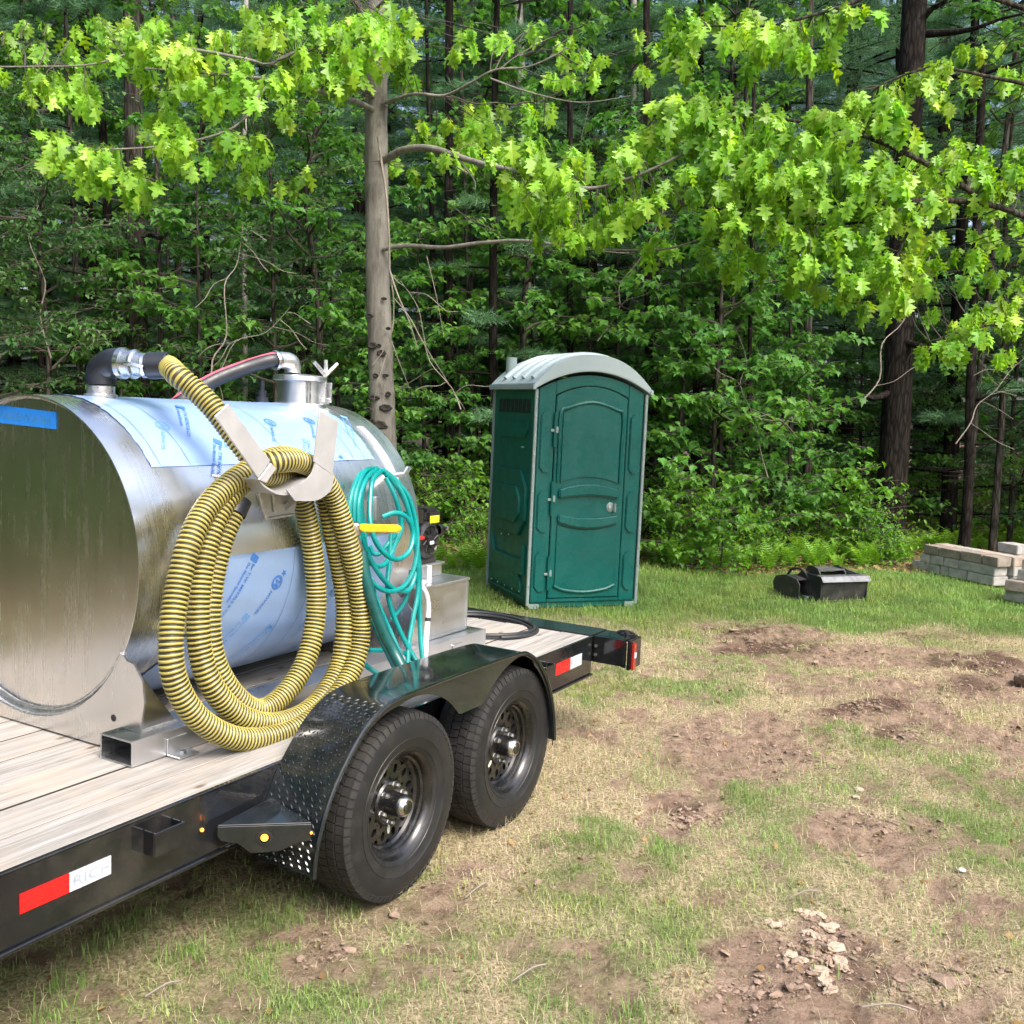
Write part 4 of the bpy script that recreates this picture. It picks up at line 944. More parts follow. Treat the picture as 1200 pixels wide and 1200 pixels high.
MB().prism([(-.01, -.04, .215), (-.01, .0, .268), (-.01, .08, .272), (-.01, .08, .264), (-.01, .004, .258), (-.01, -.034, .212)], (W1+.02, 0, 0)).build('cutting_edge', M['iron_worn'], bk)
for x in (.07, .40):
    MB().prism([(x, .12, .27), (x, .36, .27), (x, .34, .325), (x, .26, .345), (x, .16, .32)], (.014, 0, 0)).build('mounting_ear', M['iron'], bk)
MB().box((.085, .14, .305), (.40, .34, .318), T=None).build('mounting_plate', M['iron_worn'], bk, bevel=.003)
MB().prism([(.42, .14, .318), (.42, .34, .318), (.56, .34, .275), (.56, .14, .272)], (0, 0, .008)).build('mounting_web', M['iron_worn'], bk)
bT2 = Matrix.Translation(GZ(957, 703)+Vector((.07, .1, 0))) @ Matrix.Rotation(R_(118), 4, 'Z')
b2 = thing('narrow_bucket', (0, 0, 0), FW, 'narrow black bucket with an arched handle, left of the wide bucket', 'digger bucket', rot=bT2)
L2 = .40
pp = [(0, 0)]+[(.0+L2*t, 0) for t in (.5, .8)]+[(L2*.95, .05), (L2, .13), (L2*.9, .20), (L2*.55, .235), (.05, .21), (0, .16)]
for y in (0, .30): MB().prism([(x, y, z) for x, z in pp], (0, .012, 0)).build('side_plate', M['iron'], b2, bevel=.002, seg=1)
MB().prism([(L2*.4, .013, .0), (L2*.8, .013, .0), (L2*.94, .013, .05), (L2*.985, .013, .13), (L2*.89, .013, .195), (L2*.55, .013, .229), (.05, .013, .204), (.05, .013, .194), (L2*.55, .013, .219), (L2*.88, .013, .186), (L2*.97, .013, .13), (L2*.92, .013, .06), (L2*.4, .013, .012)], (0, .286, 0)).build('bucket_shell', M['iron'], b2)
MB().tube(smoothpath([(.03, .15, .20), (.10, .15, .27), (.2, .15, .295), (.3, .15, .27), (.36, .15, .19)], 5), .014, 8).build('arched_handle', M['iron'], b2)
for i in range(3):
    MB().box((-.07, .03+i*.10, .02), (-.001, .075+i*.10, .045)).build('tooth', M['iron_worn'], b2, bevel=.005)
# =================================================================== LOOSE CONCRETE BLOCKS
def blk(L, Wd, H, seed, m):
    r = random.Random(seed); b = MB().box((-L/2, -Wd/2, 0), (L/2, Wd/2, H)); b.v = [(x+r.uniform(-.006, .006), y+r.uniform(-.006, .006), z+(r.uniform(-.004, .004) if z > 0 else 0)) for x, y, z in b.v]; return b
BT = Matrix.Translation(GZ(1068, 669)) ; dx, dy = (GZ(1165, 690)-GZ(1068, 669)).x, (GZ(1165, 690)-GZ(1068, 669)).y
BL = math.hypot(dx, dy); BA = math.atan2(dy, dx)
BT = Matrix.Translation((0, 0, .03)) @ BT
FB = BT @ Matrix.Rotation(BA, 4, 'Z')        # local x towards the viewer along the face, y = +left-of-x = away to the right
H_ = .112; rows = {
 0: [(.0, .28, 'blk_grey'), (.29, .16, 'blk_grey'), (.46, .13, 'blk_grey'), (.60, .28, 'blk_grey'), (.89, BL-.90, 'blk_grey')],
 1: [(.13, .15, 'blk_grey'), (.29, .21, 'blk_grey'), (.51, .22, 'blk_grey'), (.74, BL-.76, 'blk_grey')],
 2: [(.17, .24, 'blk_brown'), (.42, .33, 'blk_brown'), (.76, .31, 'blk_brown'), (1.08, BL-1.06, 'blk_brown')]}
cn = ['bottom', 'middle', 'top']; on = ['far', 'second', 'third', 'fourth', 'near']
for r_, lst in rows.items():
    for i, (x, L, m) in enumerate(lst):
        b = blk(L, .22, H_, r_*10+i, m)
        o = b.build('concrete_block', M[m], None, (0, 0, 0), bevel=.007, smooth=30)
        o.matrix_world = FB @ Matrix.Translation((x+L/2, .11, r_*(H_+.002))) @ Matrix.Rotation(random.Random(r_*7+i).uniform(-.02, .02), 4, 'Z')
        tag(o, '%s block, %s in the %s course, front row of the low stack' % ('grey' if m == 'blk_grey' else 'brown', ('leftmost' if i == 0 else ('rightmost' if i == len(lst)-1 else on[i]+' from left')), cn[r_]), 'concrete block', 'loose concrete blocks in the low stack by the ferns')
for r_ in range(3):
    for i in range(4):
        L = (BL-.05)/4-.012; m = ('blk_tan' if (i+r_) % 3 else 'blk_grey') if r_ == 2 else 'blk_grey'
        o = blk(L, .22, H_, 50+r_*10+i, m).build('concrete_block', M[m], None, (0, 0, 0), bevel=.007, smooth=30)
        o.matrix_world = FB @ Matrix.Translation((.1+(i+.5)*(L+.012), .345, r_*(H_+.002))) @ Matrix.Rotation(random.Random(r_*17+i).uniform(-.03, .03), 4, 'Z')
        vis = r_ == 2
        tag(o, ('pale-topped block, %s of the back row on top of the low stack' % ['leftmost', 'second from the left', 'third from the left', 'rightmost'][i]) if vis else 'grey concrete block hidden in the back row of the low stack by the ferns', 'concrete block', 'loose concrete blocks in the low stack by the ferns')
oB = FB @ Vector((BL+.05, .40, 0))
for i, (px, py, dz, L, m, lb, ra) in enumerate(((1206, 712, 0, .40, 'blk_grey', 'grey concrete block at the foot of the pile by the right edge', .1), (1204, 712, .114, .38, 'blk_brown', 'brown concrete block second up in the pile by the right edge of the photo', .35),
        (1216, 712, .228, .34, 'blk_grey', 'dark grey concrete block third up in the pile by the right edge of the photo', .2), (1222, 712, .342, .38, 'blk_tan', 'tan concrete block topping the pile by the right edge of the photo', .3))):
    o = blk(L, .22, H_, 80+i, m).build('concrete_block', M[m], None, (0, 0, 0), bevel=.007, smooth=30)
    p = GZ(px, py); o.matrix_world = Matrix.Translation((p.x+.05, p.y+.15, dz+.03)) @ Matrix.Rotation(BA+ra, 4, 'Z'); tag(o, lb, 'concrete block', 'concrete blocks piled at the right edge')
for i, (fx, fy, fz, m, lb, ra) in enumerate(((1.42, .56, .0, 'blk_grey', 'grey concrete block on the ground between the two block stacks', .2), (1.22, .60, .114, 'blk_grey', 'grey concrete block propped behind the near end of the low stack', .4), (1.45, .62, .228, 'blk_tan', 'reddish tan concrete block lying across the top between the two stacks', .1), (1.0, .62, .342, 'blk_grey', 'pale grey concrete block lying loose on top of the back row', -.1), (1.02, .60, 0., 'blk_grey', 'grey concrete block low down behind the low stack', 0.), (1.5, .62, .114, 'blk_grey', 'grey concrete block under the reddish tan block', .1), (1.02, .60, .228, 'blk_tan', 'tan concrete block carrying the pale loose block', .05), (1.25, .62, 0., 'blk_grey', 'grey concrete block under the propped block', 0.))):
    o = blk(.32, .22, H_, 90+i, m).build('concrete_block', M[m], None, (0, 0, 0), bevel=.007, smooth=30)
    o.matrix_world = FB @ Matrix.Translation((fx, fy, fz)) @ Matrix.Rotation(ra, 4, 'Z'); tag(o, lb, 'concrete block', 'loose concrete blocks in the low stack by the ferns')
o = blk(.42, .3, .3, 99, 'blk_grey').build('concrete_block', M['blk_grey'], None, (0, 0, 0), bevel=.02, smooth=30); p = GZ(1222, 672); o.matrix_world = Matrix.Translation((p.x, p.y, 0)) @ Matrix.Rotation(.4, 4, 'Z'); o.scale = (1, 1, 1.5)
tag(o, 'dark grey concrete block standing behind the stacks at the right edge', 'concrete block')
# =================================================================== GROUND
def blob_list(lst):
    out = []
    for (px, py, rx, ry, s) in lst:
        c = GZ(px, py); a = GZ(px+rx, py); b = GZ(px, py-ry); b2 = GZ(px, py+ry)
        ax = Vector((a.x-c.x, a.y-c.y)); by = Vector(((b.x-b2.x)/2, (b.y-b2.y)/2))
        out.append((c.x, c.y, ax, by, s))
    return out
DIRT = blob_list([(900, 745, 70, 18, 1), (985, 765, 75, 18, .9), (1080, 770, 80, 16, .8), (1170, 790, 60, 26, .9), (1040, 835, 75, 22, .95), (1110, 860, 60, 20, .8), (1190, 860, 30, 40, .8), (870, 880, 70, 42, .85), (930, 855, 60, 30, .7), (820, 855, 50, 30, .7), (815, 950, 42, 22, .8), (790, 840, 60, 28, .45), (960, 900, 40, 25, .5), (950, 800, 70, 16, .6), (840, 730, 50, 6, .8),
   (1000, 960, 70, 22, .55), (1080, 985, 70, 22, .6), (950, 1100, 80, 50, .85), (880, 1160, 90, 50, .9), (1010, 1150, 70, 60, .75), (1100, 1170, 80, 40, .6), (1150, 1050, 60, 26, .45), (390, 1110, 60, 36, .7), (560, 1030, 60, 30, .5), (720, 1080, 50, 26, .35), (830, 1040, 40, 20, .4), (680, 1150, 70, 26, .3), (870, 1080, 50, 40, .6), (800, 780, 60, 14, .45), (740, 870, 50, 24, .3), (1060, 800, 60, 14, .75)])
DARK = blob_list([(860, 735, 40, 8, 1), (900, 757, 60, 9, .9), (1015, 825, 55, 10, 1), (1050, 855, 60, 8, .7), (1150, 775, 60, 10, .9), (815, 952, 38, 9, .7), (1090, 745, 50, 6, .7), (1125, 800, 50, 8, .8), (985, 1115, 40, 34, .6), (1040, 1160, 60, 16, .5)])
GREEN = blob_list([(860, 930, 38, 26, .9), (965, 855, 36, 20, .9), (920, 965, 50, 26, .7), (900, 1010, 60, 20, .5), (1120, 965, 70, 34, .7), (1170, 1000, 40, 30, .8), (690, 975, 46, 18, .8), (770, 1000, 40, 16, .8), (1060, 830, 20, 10, .4), (640, 1060, 60, 26, .4), (480, 1150, 80, 40, .4), (780, 900, 40, 30, .35), (700, 800, 60, 24, .7), (830, 775, 60, 14, .7), (740, 1190, 60, 14, .5), (250, 1130, 70, 50, .35), (1075, 900, 50, 14, .3), (600, 1180, 60, 20, .5), (1190, 925, 40, 30, .7), (1000, 1010, 40, 16, .35)])
def blobs(x, y, L):
    r = np.zeros_like(x)
    for cx, cy, ax, by, s in L:
        det = ax.x*by.y-ax.y*by.x; dx, dy = x-cx, y-cy
        a = (dx*by.y-dy*by.x)/det; b = (ax.x*dy-ax.y*dx)/det; d = np.sqrt(a*a+b*b)
        r = np.maximum(r, s*np.clip((1.35-d)/.7, 0, 1))
    return r
def edge_y(x):     # where the lawn meets the wood
    return 11.9+.55*np.sin(x*.55+1.)+.35*np.sin(x*1.7)+np.clip(x-2.5, 0, 4)*.35-np.clip(-x-1, 0, 8)*.12
def masks(x, y):
    n1 = fbm(x*1.3, y*1.3, 3); n2 = fbm(x*5, y*5, 9); n3 = fbm(x*.5, y*.5, 21, 3); n4 = fbm(x*14, y*14, 31, 3)
    warpx = x+(n2-.5)*.35; warpy = y+(fbm(x*4, y*4, 13)-.5)*.5
    lawn = np.clip((y-8.25-(n1-.5)*2.4-np.clip(x-1.6, 0, 3)*.30+np.clip(-x, 0, 3)*.3)/.9, 0, 1)
    d = blobs(warpx, warpy, DIRT); k = blobs(warpx, warpy, DARK); g = blobs(warpx, warpy, GREEN)
    far = np.hypot(x-1, y-6) > 12
    dirt = np.clip(d*1.35+(n2-.52)*2.4+(n4-.5)*1.3, 0, 1)*(1-lawn*.9*(d < .55))
    dirt = np.where(d < .05, np.clip((n2-.52)*3.8+(n1-.5)*1.2+(n4-.5)*1.8, 0, .8)*(1-lawn), dirt)
    green = np.clip(np.maximum(g*1.1+(n2-.5)*.9, (n1-.52)*2.8+(n2-.5)*1.6+.36)*(1-dirt*.8), 0, 1)
    green = np.maximum(green*.85, lawn*(1-dirt*.8)*np.clip(.55+n2*.9, 0, 1))
    wood = np.clip((y-edge_y(x)+(n2-.5)*.6)/.35, 0, 1)
    dist_c = np.hypot(x-1.0, y-5.0); wood = np.maximum(wood, np.clip((dist_c-12.5)/1.5, 0, 1)); wood = np.maximum(wood, np.clip((-6.3-x-(n2-.5))/.8, 0, 1)*np.clip((9-y)/2, 0, 1))
    return dirt, green, wood, lawn, k, n2, n4
def relief(x, y, dirt=None, wood=None):
    if dirt is None: dirt, _, wood, *_ = masks(x, y)
    h = (fbm(x*2.2, y*2.2, 5)-.5)*.045+(fbm(x*9, y*9, 8)-.5)*.024+(fbm(x*22, y*22, 18, 2)-.5)*.012+dirt*((1-2*np.abs(fbm(x*13, y*13, 12, 5)-.5)-.8)*.075+(fbm(x*5, y*5, 14)-.5)*.06)-dirt*.012
    h = h+wood*((fbm(x*.8, y*.8, 6)-.4)*.25)
    for (wx, wy) in WHEEL_XY:
        q = np.clip(1-np.hypot(x-wx, y-wy)/.35, 0, 1); h = h*(1-q)+(.004)*q
    pl_ = np.clip(1-np.abs(np.hypot(x-.75, y-10.2))/1.1, 0, 1); h = h*(1-np.clip(pl_*3, 0, 1)*.9)
    return h-.004
WHEEL_XY = [tuple(wor((u, v, 0)))[:2] for u in (0, .828) for v in (.1, 2.4)]
def graded(lo, a, b, hi, step, g=1.12):
    xs = list(np.arange(a, b, step)); s = step; x = a; L = []
    while x > lo: s = min(s*g, 8); x -= s; L.append(x)
    s = step; x = xs[-1]; R = []
    while x < hi: s = min(s*g, 8); x += s; R.append(x)
    return np.array(L[::-1]+xs+R)
gx = graded(-90, -3.2, 7.5, 90, .030); gy = graded(-60, 2.0, 13.5, 120, .030)
GXX, GYY = np.meshgrid(gx, gy); X_, Y_ = GXX.ravel(), GYY.ravel()
dm, gm, wm, lm, km, n2_, n4_ = masks(X_, Y_); Zg = relief(X_, Y_, dm, wm)
nx, ny = len(gx), len(gy)
me = bpy.data.meshes.new('ground'); nv = nx*ny; me.vertices.add(nv); me.vertices.foreach_set('co', np.stack([X_, Y_, Zg], 1).astype(np.float32).ravel())
ii, jj = np.meshgrid(np.arange(nx-1), np.arange(ny-1)); a = (jj*nx+ii).ravel(); q = np.stack([a, a+1, a+nx+1, a+nx], 1).astype(np.int32)
me.loops.add(q.size); me.loops.foreach_set('vertex_index', q.ravel()); me.polygons.add(len(q)); me.polygons.foreach_set('loop_start', np.arange(0, q.size, 4, dtype=np.int32)); me.polygons.foreach_set('loop_total', np.full(len(q), 4, np.int32))
me.update(); me.polygons.foreach_set('use_smooth', np.ones(len(q), bool))
ca = me.color_attributes.new('soil', 'FLOAT_COLOR', 'POINT'); ca.data.foreach_set('color', np.stack([dm, gm, wm, km], 1).astype(np.float32).ravel())
go = bpy.data.objects.new('ground', me); C.objects.link(go); go['kind'] = 'structure'
m, n, l, b = new_mat('patchy_lawn_and_soil')
at = n.new('ShaderNodeAttribute'); at.attribute_name = 'soil'; sp = n.new('ShaderNodeSeparateColor'); l.new(at.outputs['Color'], sp.inputs[0])
v = coords(n, l, kind='Object'); f1_ = noise_n(n, l, v, 14, 9, .72); f2_ = noise_n(n, l, v, 70, 6, .7); f3_ = noise_n(n, l, v, 2.2, 5, .6)
dry = ramp(n, l, f2_, [(.33, (.10, .072, .042)), (.45, (.27, .215, .13)), (.57, (.44, .37, .24)), (.70, (.62, .55, .39))])
drt = ramp(n, l, f1_, [(.34, (.085, .055, .036)), (.48, (.205, .142, .098)), (.66, (.35, .26, .19))])
drt = mixc(n, l, mapr(n, l, f2_, .40, .62, 0, .6), drt, (.34, .245, .19)); drt = mixc(n, l, mapr(n, l, at.outputs['Alpha'], .1, .9, 0., .85), drt, (.085, .052, .038))
grn = ramp(n, l, f2_, [(.3, (.05, .085, .02)), (.6, (.13, .19, .05)), (.75, (.26, .27, .11))])
lit = ramp(n, l, noise_n(n, l, v, 24, 9, .75), [(.3, (.045, .028, .018)), (.48, (.11, .066, .042)), (.62, (.19, .125, .085)), (.75, (.30, .22, .16))])
c = mixc(n, l, mapr(n, l, sp.outputs[0], .15, .75), dry, drt); c = mixc(n, l, mapr(n, l, sp.outputs[1], .1, .9, 0, .9), c, grn); c = mixc(n, l, sp.outputs[2], c, lit)
l.new(c, b.inputs['Base Color']); setp(b, rough=.95, spec=.15)
bsum = n.new('ShaderNodeMath'); bsum.operation = 'MULTIPLY_ADD'; bsum.inputs[1].default_value = .5; l.new(f2_, bsum.inputs[0]); l.new(f1_, bsum.inputs[2])
bump(n, l, b, bsum.outputs[0], 1.0, .035); me.materials.append(m)
# =================================================================== GRASS, CLODS (stuff)
rng = np.random.default_rng(7)
def np_mesh(name, V, F, tint, material, kind='stuff'):
    me = bpy.data.meshes.new(name); me.vertices.add(len(V)); me.vertices.foreach_set('co', V.astype(np.float32).ravel()); n_ = F.shape[1]
    me.loops.add(F.size); me.loops.foreach_set('vertex_index', F.astype(np.int32).ravel()); me.polygons.add(len(F))
    me.polygons.foreach_set('loop_start', np.arange(0, F.size, n_, dtype=np.int32)); me.polygons.foreach_set('loop_total', np.full(len(F), n_, np.int32)); me.update()
    if tint is not None:
        ca = me.color_attributes.new('tint', 'FLOAT_COLOR', 'POINT'); ca.data.foreach_set('color', np.concatenate([tint, np.ones((len(tint), 1))], 1).astype(np.float32).ravel())
    me.materials.append(material); me.polygons.foreach_set('use_smooth', np.zeros(len(F), bool)); o = bpy.data.objects.new(name, me); C.objects.link(o)
    if kind: o['kind'] = kind
    return o
def blades(x, y, z, L, W, col, flat):
    N = len(x); az = rng.uniform(0, 2*np.pi, N); tilt = rng.uniform(.1, .9, N)*(1-flat)+flat*rng.uniform(1.1, 1.5, N)
    dx, dy = np.cos(az), np.sin(az); sx, sy = -dy*W/2, dx*W/2
    m1 = .5*L; h1 = m1*np.cos(tilt*.6); o1 = m1*np.sin(tilt*.6); h2 = h1+.5*L*np.cos(np.minimum(tilt*1.5, 1.75)); o2 = o1+.5*L*np.sin(tilt*1.5)
    P = np.stack([np.stack([x-sx, y-sy, z], 1), np.stack([x+sx, y+sy, z], 1), np.stack([x+dx*o1+sx*.8, y+dy*o1+sy*.8, z+h1], 1), np.stack([x+dx*o1-sx*.8, y+dy*o1-sy*.8, z+h1], 1), np.stack([x+dx*o2, y+dy*o2, z+np.maximum(h2, .003)], 1)], 1)
    V = P.reshape(-1, 3); b = np.arange(N)*5
    F = np.concatenate([np.stack([b, b+1, b+2], 1), np.stack([b, b+2, b+3], 1), np.stack([b+3, b+2, b+4], 1)])
    return V, F, np.repeat(col, 5, axis=0)
def scatter(n_, x0, x1, y0, y1):
    x = rng.uniform(x0, x1, n_); y = rng.uniform(y0, y1, n_); k = np.abs(x-.3) < (.72*y+1.2); return x[k], y[k]
xs, ys = [], []
for n_, a in ((150000, (-3.2, 4.0, 2.0, 4.6)), (150000, (-4, 5.2, 4.6, 7.5)), (210000, (-8, 8.5, 7.5, 13.2))):
    x, y = scatter(n_, *a); xs.append(x); ys.append(y)
x = np.concatenate(xs); y = np.concatenate(ys); dm_, gm_, wm_, lm_, km_, a2, a4 = masks(x, y)
keep = rng.uniform(0, 1, len(x)) < np.clip((.55+.75*gm_)*(1-.93*np.clip(dm_*1.25, 0, 1)), .03, 1)*(1-wm_*.93)
u_, v_ = (x-TX)*SY+(y-TY)*CY, -(x-TX)*CY+(y-TY)*SY
for wx, wy in WHEEL_XY: keep &= np.hypot(x-wx, y-wy) > .09
keep &= ~((u_ > -.12) & (u_ < .12) & (v_ > 0) & (v_ < .21)) & ~((u_ > .70) & (u_ < .95) & (v_ > 0) & (v_ < .21))
shade = (v_ > .25) & (v_ < 2.2) & (u_ < 2.3); keep &= ~(shade & (rng.uniform(0, 1, len(x)) < .6))
pt = PT.inverted(); lx = (x-PT.translation.x)*math.cos(pa)+(y-PT.translation.y)*math.sin(pa); ly = -(x-PT.translation.x)*math.sin(pa)+(y-PT.translation.y)*math.cos(pa)
keep &= ~((lx > -.02) & (lx < WF+.02) & (ly > -.0) & (ly < DP))
x, y, gm_, lm_, dm_, a2, wm_ = (t[keep] for t in (x, y, gm_, lm_, dm_, a2, wm_)); N = len(x)
isg = rng.uniform(0, 1, N) < np.clip(gm_*1.1+.26, 0, .97)
r1 = rng.uniform(0, 1, (N, 1)); r2 = rng.uniform(0, 1, (N, 1))
cg = np.array([.14, .23, .06])*(1-r1)+np.array([.31, .40, .13])*r1; lw = np.clip(lm_, 0, 1)[:, None]; cg = cg*(1-.5*lw)+lw*.5*np.array([.14, .30, .05])
cd_ = np.array([.33, .27, .15])*(1-r1)+np.array([.66, .58, .39])*r1; cd_ = cd_*(1-.4*(r2 > .8))
vn = (.62+.8*fbm(x*3.1, y*3.1, 71))[:, None]; hn = (fbm(x*1.6, y*1.6, 72)-.5)[:, None]; cg = cg*vn*(1+np.maximum(hn, -.08)*np.array([1.0, .15, .1])); cd_ = cd_*(.7+.6*fbm(x*6, y*6, 73))[:, None]
col = np.where(isg[:, None], cg, cd_)
L = np.where(isg, rng.uniform(.018, .05, N)+lm_*rng.uniform(.0, .05, N), rng.uniform(.03, .085, N)); W = np.where(isg, rng.uniform(.0018, .0036, N), rng.uniform(.0012, .0026, N))*np.clip(y/5, .9, 2.2)
flat = np.where(isg, (rng.uniform(0, 1, N) < .15), (rng.uniform(0, 1, N) < .75)).astype(float)
V, F, T = blades(x, y, relief(x, y), L, W, col, flat)
tag(np_mesh('grass', V, F, T, M['grass']), 'short patchy grass, green and straw coloured, growing through bare soil', 'grass')
# taller tufts
tx, ty = [], []
for (px, py, k_) in ((775, 1000, 60), (790, 1015, 40), (862, 925, 60), (880, 940, 30), (230, 1120, 70), (205, 1125, 40), (80, 1150, 60), (330, 1080, 50), (150, 1080, 60), (120, 1110, 50), (300, 1150, 60), (560, 1120, 30), (460, 1010, 30), (410, 1070, 30), (1130, 1075, 20), (970, 860, 50), (640, 990, 30), (60, 1190, 60), (740, 1190, 50), (360, 1190, 40), (960, 1130, 20), (1000, 1075, 18), (700, 980, 40)):
    p = GZ(px, py); tx.append(rng.normal(p.x, .035, k_)); ty.append(rng.normal(p.y, .05, k_))
for i in range(150):
    y0 = rng.uniform(8.8, 12.2); x0 = rng.uniform(-.65*y0, .65*y0); k_ = 26; tx.append(rng.normal(x0, .05, k_)); ty.append(rng.normal(y0, .05, k_))
x = np.concatenate(tx); y = np.concatenate(ty); lx = (x-PT.translation.x)*math.cos(pa)+(y-PT.translation.y)*math.sin(pa); ly = -(x-PT.translation.x)*math.sin(pa)+(y-PT.translation.y)*math.cos(pa)
k_ = ~((lx > -.02) & (lx < WF+.02) & (ly > -.0) & (ly < DP)); x, y = x[k_], y[k_]; N = len(x); r1 = rng.uniform(0, 1, (N, 1))
V, F, T = blades(x, y, relief(x, y), rng.uniform(.025, .08, N), rng.uniform(.0022, .004, N)*np.clip(y/6, 1, 1.7), np.array([.12, .23, .05])*(1-r1)+np.array([.24, .37, .10])*r1, np.zeros(N))
tag(np_mesh('grass_tufts', V, F, T, M['grass']), 'taller green grass tufts scattered over the lawn and worn ground', 'grass')
# crumbled soil
def lumps(x, y, s, seed):
    ico = bmesh.new(); bmesh.ops.create_icosphere(ico, subdivisions=1, radius=1); iv = np.array([v.co[:] for v in ico.verts]); fi = np.array([[v.index for v in f.verts] for f in ico.faces]); ico.free()
    N = len(x); r = np.random.default_rng(seed); R = r.uniform(.45, 1.4, (N, len(iv), 1)); sc_ = s[:, None, None]*np.stack([r.uniform(.8, 1.5, N), r.uniform(.7, 1.2, N), r.uniform(.25, .6, N)], 1)[:, None, :]
    a = r.uniform(0, 6.28, N); P = iv[None]*R*sc_; X = P[..., 0]*np.cos(a)[:, None]-P[..., 1]*np.sin(a)[:, None]; Y = P[..., 0]*np.sin(a)[:, None]+P[..., 1]*np.cos(a)[:, None]
    V = np.stack([X+x[:, None], Y+y[:, None], P[..., 2]+(relief(x, y)+s*.25)[:, None]], 2).reshape(-1, 3)
    return V, (fi[None]+(np.arange(N)*len(iv))[:, None, None]).reshape(-1, 3)
x, y = scatter(60000, -3, 7, 2.1, 10.5); d_, g_, w__, l__, k__, *_ = masks(x, y); kk = rng.uniform(0, 1, len(x)) < np.clip(d_-.25, 0, 1)*.9*(.5+k__); x, y = x[kk][:14000], y[kk][:14000]
big = []
for (px, py, sx_, sy_, k_) in ((960, 1110, 48, 42, 520), (1120, 815, 70, 14, 200), (985, 765, 80, 14, 240), (1190, 850, 20, 30, 120), (820, 860, 50, 30, 120), (560, 1030, 60, 25, 60), (880, 1160, 80, 30, 200), (1060, 860, 70, 14, 260), (1010, 828, 60, 12, 300), (905, 752, 60, 12, 260), (1150, 780, 60, 14, 300), (815, 955, 40, 12, 160), (1080, 745, 60, 8, 160), (1040, 960, 90, 30, 160), (1090, 1150, 90, 40, 200), (860, 735, 40, 6, 120), (900, 890, 70, 40, 120), (385, 1110, 50, 30, 80)):
    for q_ in range(k_):
        p_ = GZ(px+rng.normal(0, sx_*.45), min(1195, py+rng.normal(0, sy_*.45))); x = np.append(x, p_.x); y = np.append(y, p_.y); big.append(1)
V, F = lumps(x, y, np.exp(rng.normal(-5.15, .45, len(x)))*np.where(np.arange(len(x)) < len(x)-len(big), .9, rng.uniform(.7, 1.5, len(x))), 3); tag(np_mesh('crumbled_soil', V, F, None, M['soil']), 'crumbled brown soil over the churned bare patches', 'soil')
cr = random.Random(11)
clod = None
for i, (px, py, s) in enumerate(((908, 1083, .016), (946, 1068, .018), (960, 1068, .020), (935, 1065, .013), (972, 1082, .022), (966, 1090, .016), (925, 1120, .020), (940, 1125, .014), (978, 1108, .026), (985, 1118, .022), (960, 1136, .024), (966, 1147, .022), (974, 1155, .018), (955, 1095, .016), (990, 1128, .014), (917, 1078, .012), (1007, 924, .016), (1003, 930, .012), (900, 1078, .014), (946, 1090, .018))):
    p = GZ(px, py); bmx = bmesh.new(); bmesh.ops.create_icosphere(bmx, subdivisions=3, radius=1)
    for v_ in bmx.verts:
        k_ = 1+.55*mn.noise(v_.co*1.2+Vector((i*7, 0, 0)))+.22*mn.noise(v_.co*3.5+Vector((i*3, 0, 0))); v_.co = Vector((v_.co.x*s*1.5*k_, v_.co.y*s*1.1*k_, max(-.3, min(.62, v_.co.z))*s*.8*k_))
    me = bpy.data.meshes.new('clay_clod'); bmx.to_mesh(me); bmx.free(); me.materials.append(M['clay']); o = bpy.data.objects.new('clay_clod', me); C.objects.link(o)
    o.location = (p.x, p.y, float(relief(np.array([p.x]), np.array([p.y]))[0])+s*.3); o.rotation_euler = (0, 0, cr.uniform(0, 6))
    tag(o, 'pale dry clod of clay lying in the churned brown soil', 'clod', 'pale clay clods in the churned soil')
p = GZ(1127, 1023); tag(MB().lathe([(0, .008), (.013, .008), (.017, .004), (.015, 0)], Matrix.Translation((p.x, p.y, .01)), 16).build('white_disc', M['white_strip'], None, (p.x, p.y, 0)), 'small round white disc lying on the bare ground at the lower right', 'litter')
p = GZ(1196, 800); bmx = bmesh.new(); bmesh.ops.create_icosphere(bmx, subdivisions=3, radius=1)
for v_ in bmx.verts: k_ = 1+.3*mn.noise(v_.co*1.3); v_.co = Vector((v_.co.x*.15*k_, v_.co.y*.12*k_, v_.co.z*.09*k_))
me = bpy.data.meshes.new('earth_lump'); bmx.to_mesh(me); bmx.free(); me.materials.append(M['soil']); o = bpy.data.objects.new('earth_lump', me); C.objects.link(o); o.location = (p.x+.12, p.y, .02)
tag(o, 'dark lump of turned earth at the right edge of the worn ground', 'clod')
x, y = scatter(1500, -3, 7, 2.1, 9.5); N = len(x); az = rng.uniform(0, 6.28, N); s = rng.uniform(.015, .045, N); z = relief(x, y)+.008; dx, dy = np.cos(az), np.sin(az); q1 = rng.uniform(-.3, .5, N)*s
V = np.stack([np.stack([x, y, z], 1), np.stack([x+dx*s*.5-dy*s*.3, y+dy*s*.5+dx*s*.3, z+q1], 1), np.stack([x+dx*s, y+dy*s, z+.004], 1), np.stack([x+dx*s*.5+dy*s*.3, y+dy*s*.5-dx*s*.3, z-q1*.4+.006], 1)], 1).reshape(-1, 3)
t_ = rng.uniform(.45, 1.2, N); tag(np_mesh('scattered_dead_leaves', V, np.arange(len(V)).reshape(-1, 4), np.repeat(np.stack([t_, t_*.72, t_*.55], 1), 4, 0), M['dryleaf']), 'small brown dead leaves scattered over the grass and soil', 'leaf litter')
